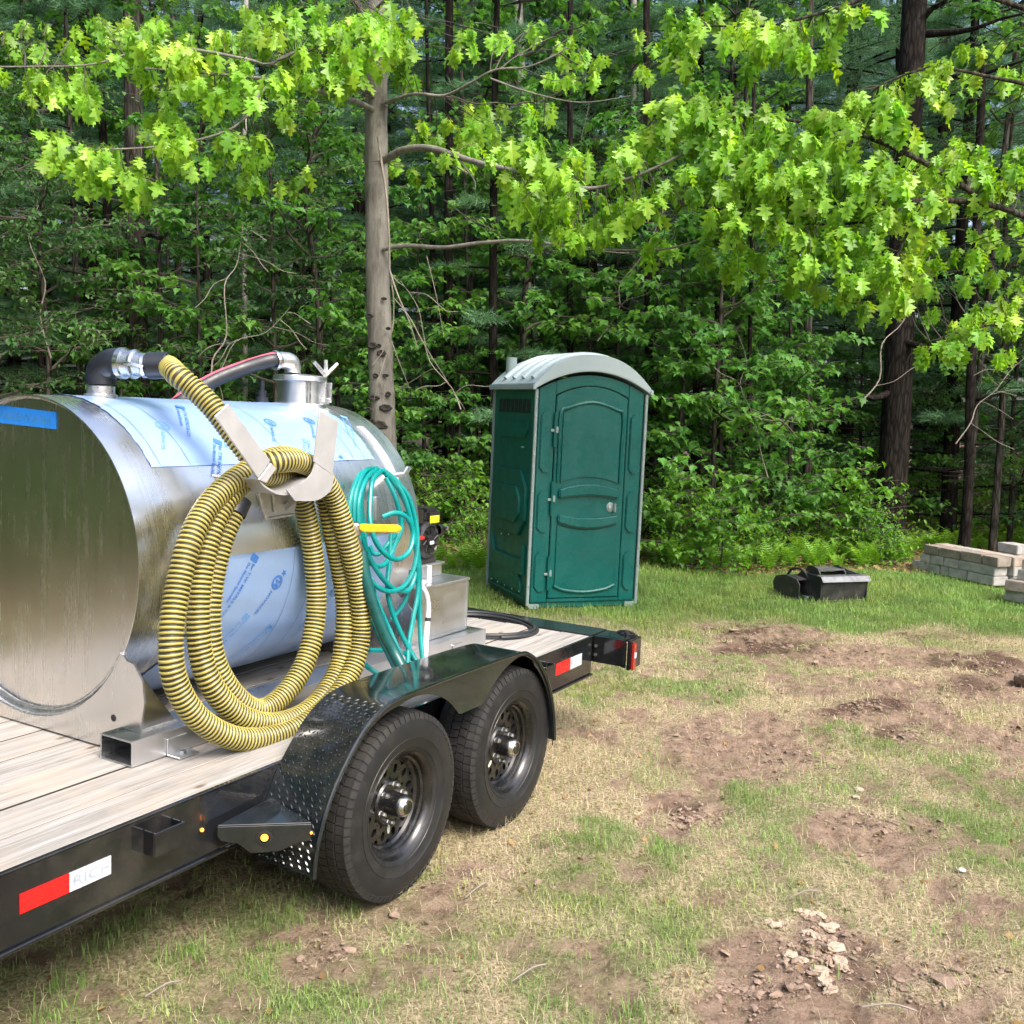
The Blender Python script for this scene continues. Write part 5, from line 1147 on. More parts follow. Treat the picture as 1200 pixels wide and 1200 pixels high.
# a few fallen twigs
for i, (ax, ay, bx_, by_) in enumerate(((545, 1052, 572, 1034), (420, 1000, 455, 985), (1010, 1180, 1075, 1185), (640, 1130, 600, 1150), (960, 1045, 925, 1052), (170, 1168, 210, 1150))):
    A, B = GZ(ax, ay, .012), GZ(bx_, by_, .016); mid = (A+B)/2+Vector((.01, .01, .012))
    o = MB().tube(smoothpath([A, mid, B], 4), [.0035]*8+[.002], 5).build('fallen_twig', M['deadtwig'], None, A); tag(o, 'thin pale twig lying on the worn ground', 'twig', 'fallen twigs on the worn ground')
# =================================================================== VEGETATION
LEAN = Matrix.Rotation(-ROLL, 4, 'Y')          # the slope tilts everything man-made; trees stand true
OAK = [(.0, .0), (.010, .12), (.07, .19), (.19, .24), (.06, .30), (.09, .36), (.36, .50), (.29, .55), (.10, .47), (.14, .58), (.35, .76), (.27, .78), (.075, .69), (.12, .86), (.11, .91), (.045, .87), (.0, 1.0)]
MAPLE = [(.0, .0), (.01, .12), (.18, .10), (.34, .16), (.26, .26), (.48, .46), (.30, .46), (.26, .52), (.30, .66), (.16, .64), (.0, 1.0)]
OVAL = [(.0, .0), (.14, .2), (.24, .45), (.20, .72), (.0, 1.0)]
TRI = [(.0, .0), (.26, .35), (.20, .7), (.0, 1.0)]
def leaf_geo(outline, s, droop=.35, fold=.25, wid=1.):
    vs = []; fs = []; k = len(outline)
    for x, y in outline:
        z = -droop*y*y
        vs += [(0, y*s, z*s), (x*s*wid, y*s, (z+fold*abs(x)*wid)*s), (-x*s*wid, y*s, (z+fold*abs(x)*wid)*s)]
    for i in range(k-1):
        a, b = i*3, (i+1)*3
        if i == 0: fs += [(a, b+1, b), (a, b, b+2)]
        elif i == k-2: fs += [(a, a+1, b), (a, b, a+2)]
        else: fs += [(a, a+1, b+1, b), (a, b, b+2, a+2)]
    return [Vector(v) for v in vs], fs
def orient(fwd, nrm):
    y = fwd.normalized(); z = (nrm-y*nrm.dot(y)); z = z.normalized() if z.length > 1e-4 else y.orthogonal().normalized(); x = y.cross(z)
    return Matrix((x, y, z)).transposed()
class Leaves:
    """fast numpy leaf accumulator"""
    def __init__(s, outline, variants=3, **k):
        s.g = []
        for i in range(variants):
            v, f = leaf_geo(outline, 1., droop=.2+.25*i, fold=.12+.12*i, **k); s.g.append((np.array([p[:] for p in v]), f))
        s.items = []
    def put(s, p, fwd, nrm, size, tint, rnd=random): s.items.append((p, orient(fwd, nrm), size, tint, rnd.randrange(len(s.g))))
    def mesh(s, mb=None, items=None):
        mb = mb or MB()
        for p, R, size, t, gi in (items if items is not None else s.items):
            V, F = s.g[gi]; P = (V*size) @ np.array(R).T+np.array(p[:]); mb.add([tuple(q) for q in P], F, 0, (*t, 1))
        return mb
def rv(r, s=1.): return Vector((r.uniform(-s, s), r.uniform(-s, s), r.uniform(-s, s)))
def wob(a, b, n, amp, r):
    out = []; d = (b-a)
    for i in range(n+1): out.append(a+d*(i/n)+(rv(r, amp*d.length) if 0 < i < n else Vector((0, 0, 0))))
    return smoothpath(out, 4)
def taper(n, a, b): return [a+(b-a)*i/max(1, n-1) for i in range(n)]
# ---------------------------------------------------------------- oak with the bright young leaves
def shoots(r, lv, twig, base, px, py, rx, ry, Y, n, size=.150, spread=.45, tmul=1.):
    """n leafy shoots spread through an ellipsoid of the crown; base = list of limb points they grow from"""
    for i in range(n):
        while True:
            a, b, c = r.uniform(-1, 1), r.uniform(-1, 1), r.uniform(-1, 1)
            if a*a+b*b+c*c < 1: break
        p = AT(px+a*rx, py+b*ry, Y+c*spread)
        q = min(base, key=lambda t: (t-p).length+.0*r.random()); far = (q-p).length
        d = (p-q).normalized() if far > .05 else Vector((1, 0, 0))
        st = q if far < .55 else p-d*r.uniform(.25, .5)+Vector((0, 0, -.03))
        if far >= .55 and i % 3 == 0: st = q
        pts = wob(st, p, 3, .05, r); twig.append((pts, .0045 if far < 1 else .007))
        g = Vector((d.x*.6, d.y*.6, .1))
        nl = r.randint(5, 8); hue = r.uniform(0, 1)
        for k in range(nl):
            az = 2*math.pi*k/nl+r.uniform(-.4, .4); out = Vector((math.cos(az), math.sin(az), 0))*.8+Vector((g.x, g.y, 0))*.7
            fw = out.normalized()*r.uniform(.4, .9)+Vector((0, 0, -r.uniform(.35, 1.9)))
            t = .62+.66*r.random(); ye = r.random()
            tint = (t*(.92+.34*ye*hue)*tmul, t*tmul, t*(1-.2*ye)*tmul)
            lv.put(p+rv(r, .03), fw, Vector((fw.x*.5, fw.y*.5, 1))+rv(r, .35), size*r.uniform(.5, 1.3), tint, r)
def finish_leaves(lv, parent, material, name='leaf', n_obj=300, stuff='foliage', frame=None):
    items = sorted(lv.items, key=lambda t: (t[0]-Vector((0, 0, 1.8))).length-t[2]*3)
    # ones in view and nearest become separate leaves
    big = [t for t in items][:n_obj]; rest = items[n_obj:]
    protos = {}
    for p, R, s, t, gi in big:
        key = (gi, round(t[0]*3)/3 > 1)
        if key not in protos:
            V, F = lv.g[gi]; mb = MB(); mb.add([tuple(q) for q in V], F, 0, (*t, 1)); o = mb.build(name, material, parent, (0, 0, 0), smooth=0); protos[key] = o
        else: o = protos[key].copy(); C.objects.link(o); o.parent = parent
        Mx = Matrix.Translation(p-OFF[parent.name]) @ R.to_4x4() @ Matrix.Diagonal((s, s, s, 1)); o.matrix_local = Mx
    o = lv.mesh(items=rest).build(stuff, material, parent, smooth=0); o['kind'] = 'stuff'; return o
def limb(pts_px, r0, r1):
    pts = smoothpath([AT(x, y, Y) for x, y, Y in pts_px], 6); return pts, taper(len(pts), r0, r1)
oy = 9.3
oakb = AT(452, 700, oy); oakb.z = 0
oak = thing('oak_tree', oakb, FW, 'oak behind the tank, grey knotted trunk and bright leaves on long side limbs', 'tree')
tr = [(444, -160, oy), (443, -60, oy), (442, 40, oy), (441, 110, oy), (441, 180, oy), (442, 260, oy), (443, 340, oy), (446, 420, oy), (449, 500, oy), (453, 620, oy), (458, 716, oy)]
tp_ = smoothpath([AT(*t) for t in tr], 6); tp_[-1].z = -.1
rr = random.Random(1)
rad = [(.088+.034*(i/len(tp_))+(.05 if i > len(tp_)-6 else 0))*(1+.03*math.sin(i*1.7)) for i in range(len(tp_))]
tb = MB().tube(tp_, rad, 18); trunk = tb.build('trunk', M['bark_oak'], oak, smooth=60)
for (x, y, s) in ((436, 405, .04), (447, 414, .045), (438, 466, .05), (452, 478, .05), (436, 494, .045), (448, 512, .04), (455, 385, .035), (433, 370, .03), (450, 350, .03), (440, 440, .03), (444, 405, .03), (452, 440, .035), (432, 480, .03), (445, 498, .045), (455, 462, .03), (450, 500, .03)):
    p = AT(x, y, oy-.115); MB().lathe([(s*1.15, 0), (s*.8, .012), (s*.4, .006), (0, .0)], Matrix.Translation(p) @ Matrix.Rotation(math.pi/2+rr.uniform(-.2, .2), 4, 'X') @ Matrix.Rotation(math.atan2(x-445, 60), 4, 'Y') @ Matrix.Diagonal((rr.uniform(.6, 1.2), rr.uniform(.4, .9), 1, 1)), 7).build('knot', M['bark_knot'], trunk)
limbs = [
 ([(449, 188, 9.2), (475, 175, 9.0), (505, 174, 8.8), (535, 183, 8.6), (565, 192, 8.4), (600, 200, 8.2), (650, 215, 8.0), (700, 220, 7.9), (760, 200, 7.8), (820, 170, 7.8)], .034, .008),
 ([(449, 292, 9.2), (475, 288, 9.1), (520, 290, 9.0), (560, 285, 8.9), (610, 282, 8.8), (660, 288, 8.7), (720, 293, 8.6), (790, 290, 8.5), (860, 262, 8.4)], .022, .006),
 ([(448, 122, 9.2), (485, 110, 9.0), (520, 112, 8.9), (550, 98, 8.7), (580, 82, 8.6), (620, 78, 8.5), (660, 60, 8.4)], .016, .005),
 ([(575, 92, 8.6), (620, 108, 8.5), (680, 120, 8.4), (740, 112, 8.3)], .008, .003),
 ([(436, 128, 9.2), (415, 118, 8.8), (395, 115, 8.6), (370, 105, 8.4), (330, 95, 8.2), (290, 90, 8.0), (230, 85, 7.8), (170, 80, 7.7)], .026, .006),
 ([(437, 112, 9.2), (405, 85, 8.8), (370, 66, 8.5), (345, 62, 8.3), (315, 75, 8.1), (300, 72, 8.0)], .024, .008),
 ([(318, 98, 8.1), (303, 112, 8.0), (290, 135, 7.9), (262, 155, 7.8), (200, 170, 7.7), (130, 175, 7.6), (70, 175, 7.5)], .014, .004),
 ([(300, 72, 8.0), (240, 60, 7.8), (180, 55, 7.7), (110, 75, 7.5), (40, 78, 7.4), (-20, 78, 7.3)], .012, .004),
 ([(442, 40, 9.2), (420, 10, 8.8), (400, -30, 8.4)], .03, .01), ([(442, 10, 9.2), (470, -20, 8.8)], .02, .01),
 ([(535, 183, 8.6), (548, 200, 8.5), (556, 212, 8.5), (557, 222, 8.5)], .012, .004), ([(505, 176, 8.8), (525, 190, 8.7), (548, 203, 8.6)], .010, .005)]
allp = []
for pts_, a, b in limbs:
    P_, rd = limb(pts_, a, b); allp += P_; MB().tube(P_, rd, 8).build('limb', M['bark_oak'], trunk if False else oak, smooth=60)
# bleached dead branch hanging down the trunk
for pts_, a, b in (([(443, 160, 9.05), (447, 190, 9.05), (453, 230, 9.02), (456, 280, 9.0), (457, 320, 9.0), (461, 350, 9.0), (460, 385, 8.98), (450, 410, 8.98), (436, 428, 8.95)], .012, .004), ([(457, 318, 9.0), (466, 345, 8.9), (476, 368, 8.8), (484, 390, 8.8), (490, 410, 8.75)], .008, .003),
    ([(462, 350, 9.), (480, 372, 8.9), (498, 405, 8.8), (520, 440, 8.7), (545, 480, 8.6)], .006, .002), ([(455, 410, 8.95), (445, 440, 8.9), (438, 470, 8.9)], .004, .002), ([(459, 400, 9.), (468, 425, 8.9), (480, 455, 8.9)], .004, .002), ([(500, 300, 8.9), (512, 350, 8.8), (520, 395, 8.7)], .004, .002)):
    P_, rd = limb(pts_, a, b); MB().tube(P_, rd, 6).build('dead_branch', M['deadtwig'], oak, smooth=60)
r = random.Random(21); lv = Leaves(OAK); tw = []
for (px, py, rx, ry, Y, n) in ((90, 40, 60, 25, 8.2, 8), (300, 190, 60, 30, 8.4, 8), (480, 60, 40, 30, 9.0, 8), (580, 45, 60, 35, 9.6, 10), (660, 60, 50, 40, 9.8, 10), (520, 150, 50, 25, 9.6, 9), (600, 130, 60, 20, 9.6, 8), (20, 30, 40, 25, 8.4, 5), (480, 200, 40, 25, 9.8, 5), (350, 130, 40, 25, 9.4, 5), (35, 88, 45, 20, 7.5, 8), (75, 95, 45, 22, 7.6, 9), (105, 100, 25, 18, 7.7, 4), (160, 50, 45, 35, 7.8, 17), (205, 75, 45, 35, 7.8, 17), (250, 60, 45, 40, 7.9, 17), (150, 25, 45, 22, 7.9, 8), (310, 25, 60, 25, 8.3, 20), (370, 20, 50, 25, 8.5, 14), (430, 40, 45, 40, 8.6, 26), (455, 25, 40, 25, 8.6, 14), (405, 75, 40, 25, 8.5, 12), (345, 60, 35, 14, 8.3, 7), (75, 165, 35, 25, 7.6, 12), (110, 190, 50, 35, 7.6, 22), (160, 200, 30, 25, 7.7, 11), (195, 150, 30, 28, 7.8, 12), (220, 180, 35, 24, 7.8, 10), (285, 100, 35, 22, 8.0, 10), (290, 160, 34, 24, 8.0, 10), (255, 110, 20, 14, 8., 4), (330, 90, 26, 15, 8.2, 7), (375, 90, 36, 15, 8.4, 8), (350, 198, 18, 12, 8.8, 3), (390, 45, 40, 22, 8.4, 12),
   (543, 172, 34, 14, 8.7, 5), (605, 180, 30, 26, 8.1, 10), (625, 215, 42, 42, 8.1, 22), (670, 205, 45, 38, 8.0, 20), (690, 250, 50, 28, 8.0, 16), (650, 265, 40, 20, 8.1, 8), (720, 190, 40, 30, 7.9, 12), (740, 230, 45, 30, 7.9, 14), (620, 170, 40, 16, 8.4, 6), (560, 150, 40, 20, 9.5, 6)):
    shoots(r, lv, tw, allp, px, py, rx, ry, Y, n)
tm = MB()
for pts_, rd in tw: tm.tube(pts_, taper(len(pts_), rd, .002), 4, caps=False)
tag(tm.build('twigs', M['twig'], oak, smooth=60), kind='stuff')
finish_leaves(lv, oak, M['oakleaf'])
# second oak, rooted beyond the right edge, limbs reaching in over the lawn
ob = GZ(1400, 780); oak2 = thing('oak_tree', ob, FW, 'oak past the right edge, its bright leafy limbs reaching over the lawn', 'tree')
Y2 = ob.y
tp_ = smoothpath([ob+Vector((0, 0, -.1)), ob+Vector((.02, 0, 1.)), ob+Vector((-.1, 0, 2.6)), ob+Vector((-.15, .1, 4.2)), ob+Vector((-.4, .1, 7))], 6)
MB().tube(tp_, taper(len(tp_), .17, .08), 16).build('trunk', M['bark_oak'], oak2, smooth=60)
limbs = [([(1310, 300, Y2), (1240, 270, 8.2), (1160, 240, 8.1), (1080, 235, 8.0), (1000, 240, 7.9), (930, 232, 7.9), (860, 245, 7.9), (800, 240, 7.9)], .03, .007),
 ([(1160, 240, 8.1), (1100, 200, 8.0), (1040, 170, 7.9), (980, 150, 7.9), (920, 140, 7.9), (850, 130, 7.9), (790, 125, 7.9)], .025, .006),
 ([(1080, 235, 8.0), (1010, 260, 7.8), (930, 262, 7.8), (870, 255, 7.8)], .014, .005), ([(1080, 235, 8.), (1060, 280, 7.8), (1040, 320, 7.7), (1010, 340, 7.7)], .014, .005),
 ([(1310, 150, Y2), (1240, 110, 8.2), (1160, 90, 8.1), (1090, 80, 8.0), (1030, 100, 8.0)], .022, .006), ([(1310, 60, Y2), (1200, 10, 8.2), (1080, -20, 8.1), (980, 10, 8.0), (900, 30, 8.0), (830, 30, 8.0)], .024, .006),
 ([(1310, 400, Y2), (1250, 380, 8.4), (1190, 378, 8.4), (1140, 385, 8.4), (1090, 400, 8.4)], .014, .005), ([(860, 262, 7.9), (890, 245, 7.9), (900, 240, 7.9)], .01, .005)]
allp = []
for pts_, a, b in limbs:
    P_, rd = limb(pts_, a, b); allp += P_; MB().tube(P_, rd, 8).build('limb', M['bark_mid'], oak2, smooth=60)
r = random.Random(22); lv = Leaves(OAK); tw = []
for (px, py, rx, ry, Y, n) in ((750, 60, 60, 30, 9.4, 6), (1130, 110, 60, 30, 9.4, 5), (1170, 60, 50, 40, 9.4, 9), (1150, 260, 60, 50, 9.2, 14), (1160, 330, 50, 40, 9.2, 10), (1080, 330, 40, 40, 8.8, 10), (880, 300, 70, 20, 8.4, 9), (790, 280, 60, 20, 8.6, 8), (960, 330, 60, 25, 8.4, 8), (1075, 210, 36, 60, 9.2, 14), (775, 130, 30, 18, 7.9, 7), (815, 125, 45, 26, 7.9, 17), (780, 160, 40, 30, 7.9, 12), (850, 140, 45, 35, 7.9, 22), (800, 190, 50, 34, 7.9, 20), (870, 190, 55, 40, 7.8, 30), (900, 135, 40, 26, 7.9, 14), (930, 200, 60, 45, 7.8, 36), (880, 245, 60, 28, 7.8, 22), (960, 150, 45, 30, 7.9, 18), (1010, 130, 45, 28, 7.9, 16), (1035, 110, 26, 26, 7.9, 8), (1000, 200, 55, 45, 7.8, 32), (960, 260, 60, 35, 7.8, 28), (1030, 240, 50, 45, 7.8, 28), (1010, 300, 50, 38, 7.7, 24), (1050, 310, 38, 30, 7.7, 15), (1070, 85, 30, 22, 8.0, 8), (1095, 75, 22, 16, 8.0, 4), (1090, 190, 40, 26, 8.0, 12), (1140, 175, 40, 20, 8.3, 12), (1170, 200, 40, 26, 8.2, 14), (1110, 225, 40, 20, 8., 9), (1190, 180, 30, 26, 8.2, 9), (945, 305, 30, 18, 7.8, 7), (1075, 270, 26, 20, 7.9, 6), (1030, 350, 30, 14, 7.8, 5),
   (820, 25, 45, 28, 8.1, 18), (870, 40, 45, 35, 8.0, 18), (910, 35, 45, 26, 8.0, 18), (950, 40, 40, 28, 8.0, 16), (1000, 10, 35, 20, 8.0, 9), (800, 60, 30, 30, 8.1, 8), (1050, 150, 30, 20, 8., 8),
   (1150, 380, 40, 16, 8.4, 9), (1110, 400, 36, 14, 8.4, 7), (1185, 360, 30, 20, 8.4, 8), (1180, 410, 20, 12, 8.4, 3)):
    shoots(r, lv, tw, allp, px, py, rx, ry, Y, n, tmul=.95)
tm = MB()
for pts_, rd in tw: tm.tube(pts_, taper(len(pts_), rd, .002), 4, caps=False)
tag(tm.build('twigs', M['twig'], oak2, smooth=60), kind='stuff')
finish_leaves(lv, oak2, M['oakleaf'])
# ---------------------------------------------------------------- forest kinds
def tree_root(name, x, y, label, group=None, rot=0): 
    return thing(name, (x, y, 0), FW, label, 'tree', group)
def pine_mesh(seed, h, r0, low=.8, nb=90, reach=2.6, bare=False, dens=1.):
    r = random.Random(seed); tk = MB(); pts = smoothpath([Vector((r.uniform(-.12, .12)*t, r.uniform(-.12, .12)*t, h*t-.15)) for t in (0, .25, .5, .75, 1)], 5)
    tk.tube(pts, [r0*(1-.8*(i/(len(pts)-1)))*(1.25 if i == 0 else 1) for i in range(len(pts))], 12)
    V = []; F = []; T = []; br = MB(); nr = np.random.default_rng(seed)
    tips = []
    for i in range(nb):
        z = low+(h-low)*((i+r.random())/nb)**1.05; fr_ = z/h; L = reach*(1-.72*fr_)*r.uniform(.6, 1.1); az = i*2.4+r.uniform(-.4, .4)
        d = Vector((math.cos(az), math.sin(az), 0)); base = Vector((0, 0, z)); up0 = .15+.5*fr_
        bp = smoothpath([base, base+d*L*.35+Vector((0, 0, L*.10*up0)), base+d*L*.7+Vector((0, 0, L*.05)), base+d*L+Vector((0, 0, L*(.0+.12*up0)))+rv(r, .08)], 3)
        br.tube(bp, taper(len(bp), .016+.010*L/2.6, .003), 4, caps=False)
        dead = z < low+1.6 and r.random() < (.55 if not bare else 1.)
        for j in range(2, len(bp)):
            for s_ in (-1, 1, 0):
                q = bp[j]; sdv = Vector((-d.y, d.x, 0))*s_; tl = L*.30*(1.1-.6*j/len(bp))*r.uniform(.7, 1.3); e = q+(d*.8+sdv*1.0).normalized()*tl+Vector((0, 0, r.uniform(-.05, .10)*tl))
                if s_: br.tube([q, e], [.005, .002], 3, caps=False)
                if not dead:
                    m_ = 3 if s_ else 2
                    for k in range(m_): tips.append((q.lerp(e, (k+1)/m_), (e-q).normalized()))
    if tips:
        P = np.array([t[0][:] for t in tips]); D = np.array([t[1][:] for t in tips]); K = int(20*dens); N = len(P)
        P = np.repeat(P, K, 0)+nr.normal(0, .03, (N*K, 3)); D = np.repeat(D, K, 0); dirv = nr.normal(0, 1, (N*K, 3)); dirv[:, 2] += .25; dirv /= np.linalg.norm(dirv, axis=1)[:, None]
        dirv = dirv*.75+D*.85; dirv /= np.linalg.norm(dirv, axis=1)[:, None]; L = nr.uniform(.08, .15, (N*K, 1)); sd_ = np.cross(dirv, nr.normal(0, 1, (N*K, 3))); sd_ /= np.linalg.norm(sd_, axis=1)[:, None]+1e-9; W = nr.uniform(.0028, .0050, (N*K, 1))
        Vn = np.stack([P-sd_*W, P+sd_*W, P+dirv*L], 1).reshape(-1, 3); Fn = np.arange(len(Vn)).reshape(-1, 3); t_ = np.repeat(np.repeat(nr.uniform(.7, 1.35, N), K), 3); Tn = np.stack([t_, t_, t_], 1)
    else: Vn = None; Fn = Tn = None
    return tk, br, Vn, Fn, Tn
def pine_tree(name, label, group, seed, h, r0, parent_mat='bark_dark', **k):
    t = thing(name, (0, 0, 0), FW, label, 'tree', group); tk, br, V, F, T = pine_mesh(seed, h, r0, **k)
    tk.build('trunk', M[parent_mat], t, smooth=50); b_ = br.build('boughs', M['bark_dark'], t, smooth=60); b_['kind'] = 'stuff'
    if V is not None:
        o = np_mesh('needles', V, F, T, M['needle']); o.parent = t
    return t
def broad_tree(name, label, group, seed, h, r0, outline, leafm, lsize, nlimb, n_leaf, low=.25, reach=1.4, barkm='bark_mid', flat=.5, cluster=6):
    r = random.Random(seed); t = thing(name, (0, 0, 0), FW, label, 'tree', group)
    pts = smoothpath([Vector((r.uniform(-.1, .1)*h*.25*s, r.uniform(-.1, .1)*h*.25*s, h*s-.1)) for s in (0, .2, .4, .6, .8, 1)], 5)
    MB().tube(pts, taper(len(pts), r0, r0*.2), 9).build('trunk', M[barkm], t, smooth=50)
    br = MB(); lv = Leaves(outline, 2); ends = []
    for i in range(nlimb):
        s = low+(1-low)*(i+r.random())/nlimb; q = pts[min(len(pts)-1, int(s*(len(pts)-1)))]; az = i*2.4+r.uniform(-.5, .5); L = reach*(1.1-.6*s)*r.uniform(.6, 1.2)
        e = q+Vector((math.cos(az)*L, math.sin(az)*L, L*r.uniform(.1, .55))); bp = wob(q, e, 4, .05, r); br.tube(bp, taper(len(bp), r0*.35, .004), 5, caps=False); ends.append(bp)
    per = max(1, n_leaf//(nlimb*cluster))
    for bp in ends:
        for k in range(per):
            q = bp[r.randint(len(bp)//3, len(bp)-1)]; e = q+Vector((r.gauss(0, .24), r.gauss(0, .24), r.gauss(.01, .05))); br.tube([q, e], [.004, .0015], 3, caps=False)
            hue = r.uniform(.75, 1.3)
            for m_ in range(cluster):
                az = r.uniform(0, 6.28); fw = Vector((math.cos(az), math.sin(az), -r.uniform(.1, .7))); tv = hue*r.uniform(.85, 1.15); p = q.lerp(e, r.uniform(.3, 1))+rv(r, .05)
                lv.put(p, fw, Vector((fw.x*.4, fw.y*.4, 1))+rv(r, 1-flat), lsize*r.uniform(.6, 1.15), (tv, tv, tv*.95), r)
    bo = br.build('branches', M['twig'], t, smooth=60); bo['kind'] = 'stuff'; o = lv.mesh().build('foliage', leafm, t, smooth=0); o['kind'] = 'stuff'; return t
def place(proto, x, y, s, rz, label, used={}, lean=True, group=None, name=None):
    o = proto if proto.name not in used else copy_tree(proto)
    used[proto.name] = 1
    o.matrix_world = Matrix.Translation((x, y, 0)) @ (LEAN if lean else Matrix.Identity(4)) @ Matrix.Rotation(rz, 4, 'Z') @ Matrix.Diagonal((s, s, s, 1))
    o['label'] = label
    if group: o['group'] = group
    return o
pines = [pine_tree('pine_tree', '', 'pines in the depth of the wood', 101, 13, .17, nb=85, reach=2.9, low=.5), pine_tree('pine_tree', '', 'pines in the depth of the wood', 102, 14, .20, nb=95, reach=3.0, low=.9), pine_tree('pine_tree', '', 'pines in the depth of the wood', 103, 11, .13, nb=75, reach=2.3, low=.3)]
poles = [pine_tree('bare_pole_tree', '', 'thin dark trunks in the wood', 111, 12, .075, nb=34, reach=1.2, low=1.2, bare=False, dens=.5), pine_tree('bare_pole_tree', '', 'thin dark trunks in the wood', 112, 12, .055, nb=26, reach=.9, low=2.0, bare=False, dens=.4, parent_mat='bark_mid')]
G_M = 'leafy saplings at the edge of the wood'
maples = [broad_tree('maple_sapling', '', G_M, 121, 5.2, .045, MAPLE, M['mapleleaf'], .12, 22, 2300, low=.12, reach=1.25), broad_tree('maple_sapling', '', G_M, 122, 4.0, .035, MAPLE, M['mapleleaf'], .115, 18, 1900, low=.10, reach=1.1), broad_tree('beech_sapling', '', G_M, 123, 6.0, .05, OVAL, M['darkleaf'], .085, 30, 4200, low=.15, reach=1.5)]
shrubs = [broad_tree('leafy_shrub', '', 'shrubs along the lawn edge', 131, 1.3, .018, MAPLE, M['shrubleaf'], .105, 14, 640, low=.05, reach=.6), broad_tree('leafy_shrub', '', 'shrubs along the lawn edge', 132, .9, .014, OVAL, M['shrubleaf'], .07, 14, 800, low=.02, reach=.5)]
midleaf = broad_tree('young_tree', '', G_M, 124, 8.0, .06, MAPLE, M['mapleleaf'], .12, 34, 3000, low=.35, reach=1.9)
def dead_stem(px0, py0, px1, py1, Y, w_, lb):
    a = AT(px0, py0, Y); b_ = AT(px1, py1, Y+.4); t = thing('dead_sapling', a, FW, lb, 'dead tree', 'bleached dead saplings in the wood'); r = random.Random(px0+px1); P_ = wob(a, b_, 5, .05, r); br = MB().tube(P_, taper(len(P_), w_, w_*.3), 6)
    br.build('stem', M['deadtwig'], t); br = MB()
    for k in range(6):
        q = P_[r.randint(3, len(P_)-1)]; br.tube(wob(q, q+Vector((r.uniform(-.7, .7), r.uniform(-.3, .3), r.uniform(-.4, .5))), 3, .1, r), .0045, 4)
    br.build('twigs', M['deadtwig'], t)['kind'] = 'stuff'
for a_ in ((250, 470, 285, 260, 12.6, .012, 'bleached bent dead sapling behind the middle of the tank'), (195, 480, 340, 360, 12.8, .010, 'dead stem slanting up to the right behind the tank'), (540, 480, 470, 330, 12.9, .010, 'dead stem leaning left beside the knotted oak trunk'), (900, 560, 860, 380, 12.9, .009, 'dead stem among the leaves right of the toilet'), (1010, 470, 1090, 300, 13.2, .010, 'dead stem leaning right past the thick dark pine'), (60, 420, 20, 200, 12.6, .010, 'dead stem at the far left over the tank'), (700, 400, 780, 230, 14, .010, 'dead stem slanting above the toilet roof'), (1120, 520, 1200, 420, 13.4, .009, 'dead stem at the right edge above the blocks')): dead_stem(*a_)
# named trunks the photo shows
def trunk_only(name, px0, px1, py0, py1, Y, wpx, bm, label, limbs_=()):
    a = AT(px1, py1, Y); a.z = 0; bz = AT(px0, py0, Y); r0 = wpx/2/FPX*Y; t = thing(name, a, FW, label, 'tree'); mid = a.lerp(bz, .5)
    up = bz+(bz-a).normalized()*3
    pts = smoothpath([a+Vector((0, 0, -.1)), a.lerp(bz, .3)+Vector((.02, 0, 0)), a.lerp(bz, .65), bz, up], 6); MB().tube(pts, [r0*1.15]+taper(len(pts)-1, r0*1.05, r0*.7), 12).build('trunk', M[bm], t, smooth=60)
    r = random.Random(px0); br = MB()
    for (x0, y0, x1, y1, dY) in limbs_:
        p, q = AT(x0, y0, Y), AT(x1, y1, Y+dY); P_ = wob(p, q, 5, .04, r); P_ = [v_+Vector((0, 0, -.15*math.sin(i/len(P_)*3.1)*.3)) for i, v_ in enumerate(P_)]; br.tube(P_, taper(len(P_), r0*.28, r0*.06), 6)
        for k in range(5):
            q2 = P_[r.randint(5, len(P_)-1)]; br.tube(wob(q2, q2+Vector((r.uniform(-.4, .4), r.uniform(-.3, .3), r.uniform(-.3, .25))), 3, .08, r), .006, 4)
    if limbs_: br.build('branches', M[bm], t, smooth=60)['kind'] = 'stuff'
    return t
trunk_only('pine_tree', 1072, 1044, 0, 610, 14.5, 34, 'bark_dark', 'thick dark pine trunk at the right, behind the ferns and block stack', [(1076, 40, 1200, 15, -1), (1074, 95, 1200, 70, -1.5), (1070, 25, 1130, -20, -.5), (1060, 330, 1180, 300, -1), (1050, 400, 1140, 415, -1), (1050, 455, 980, 470, -.6)])
trunk_only('pine_tree', 948, 949, 200, 580, 14.8, 11, 'bark_mid', 'slim grey trunk standing clear just left of the thick dark pine', [(948, 480, 1010, 470, -.5)])
trunk_only('pine_tree', 158, 164, 230, 620, 15, 27, 'bark_mid', 'stout grey-brown trunk behind the left end of the tank', [(160, 330, 60, 310, -1), (162, 280, 240, 260, -.5)])
trunk_only('pine_tree', 100, 108, 100, 620, 16, 14, 'bark_dark', 'dark slender trunk to the left of the stout grey-brown one', [(100, 240, 20, 215, -.8), (103, 190, 160, 170, -1)])
trunk_only('birch_tree', 612, 632, 120, 600, 17, 13, 'bark_pale', 'pale mottled trunk behind the portable toilet, left of the others', [])
trunk_only('birch_tree', 742, 741, 200, 600, 18, 9, 'bark_pale', 'thin pale trunk behind the right side of the portable toilet', [])
trunk_only('pine_tree', 1142, 1135, 330, 600, 14, 12, 'bark_dark', 'dark leaning twin trunk between the thick pine and the right edge', [(1142, 470, 1190, 440, -.4), (1140, 520, 1185, 510, -.3)])
trunk_only('pine_tree', 1160, 1128, 330, 605, 14.2, 8, 'bark_mid', 'thin brown stem crossing behind the leaning twin trunk at the right', [])
trunk_only('pine_tree', 668, 668, 140, 600, 15.5, 8, 'bark_dark', 'thin dark stem rising behind the middle of the toilet roof', [(668, 200, 720, 170, -.5)])
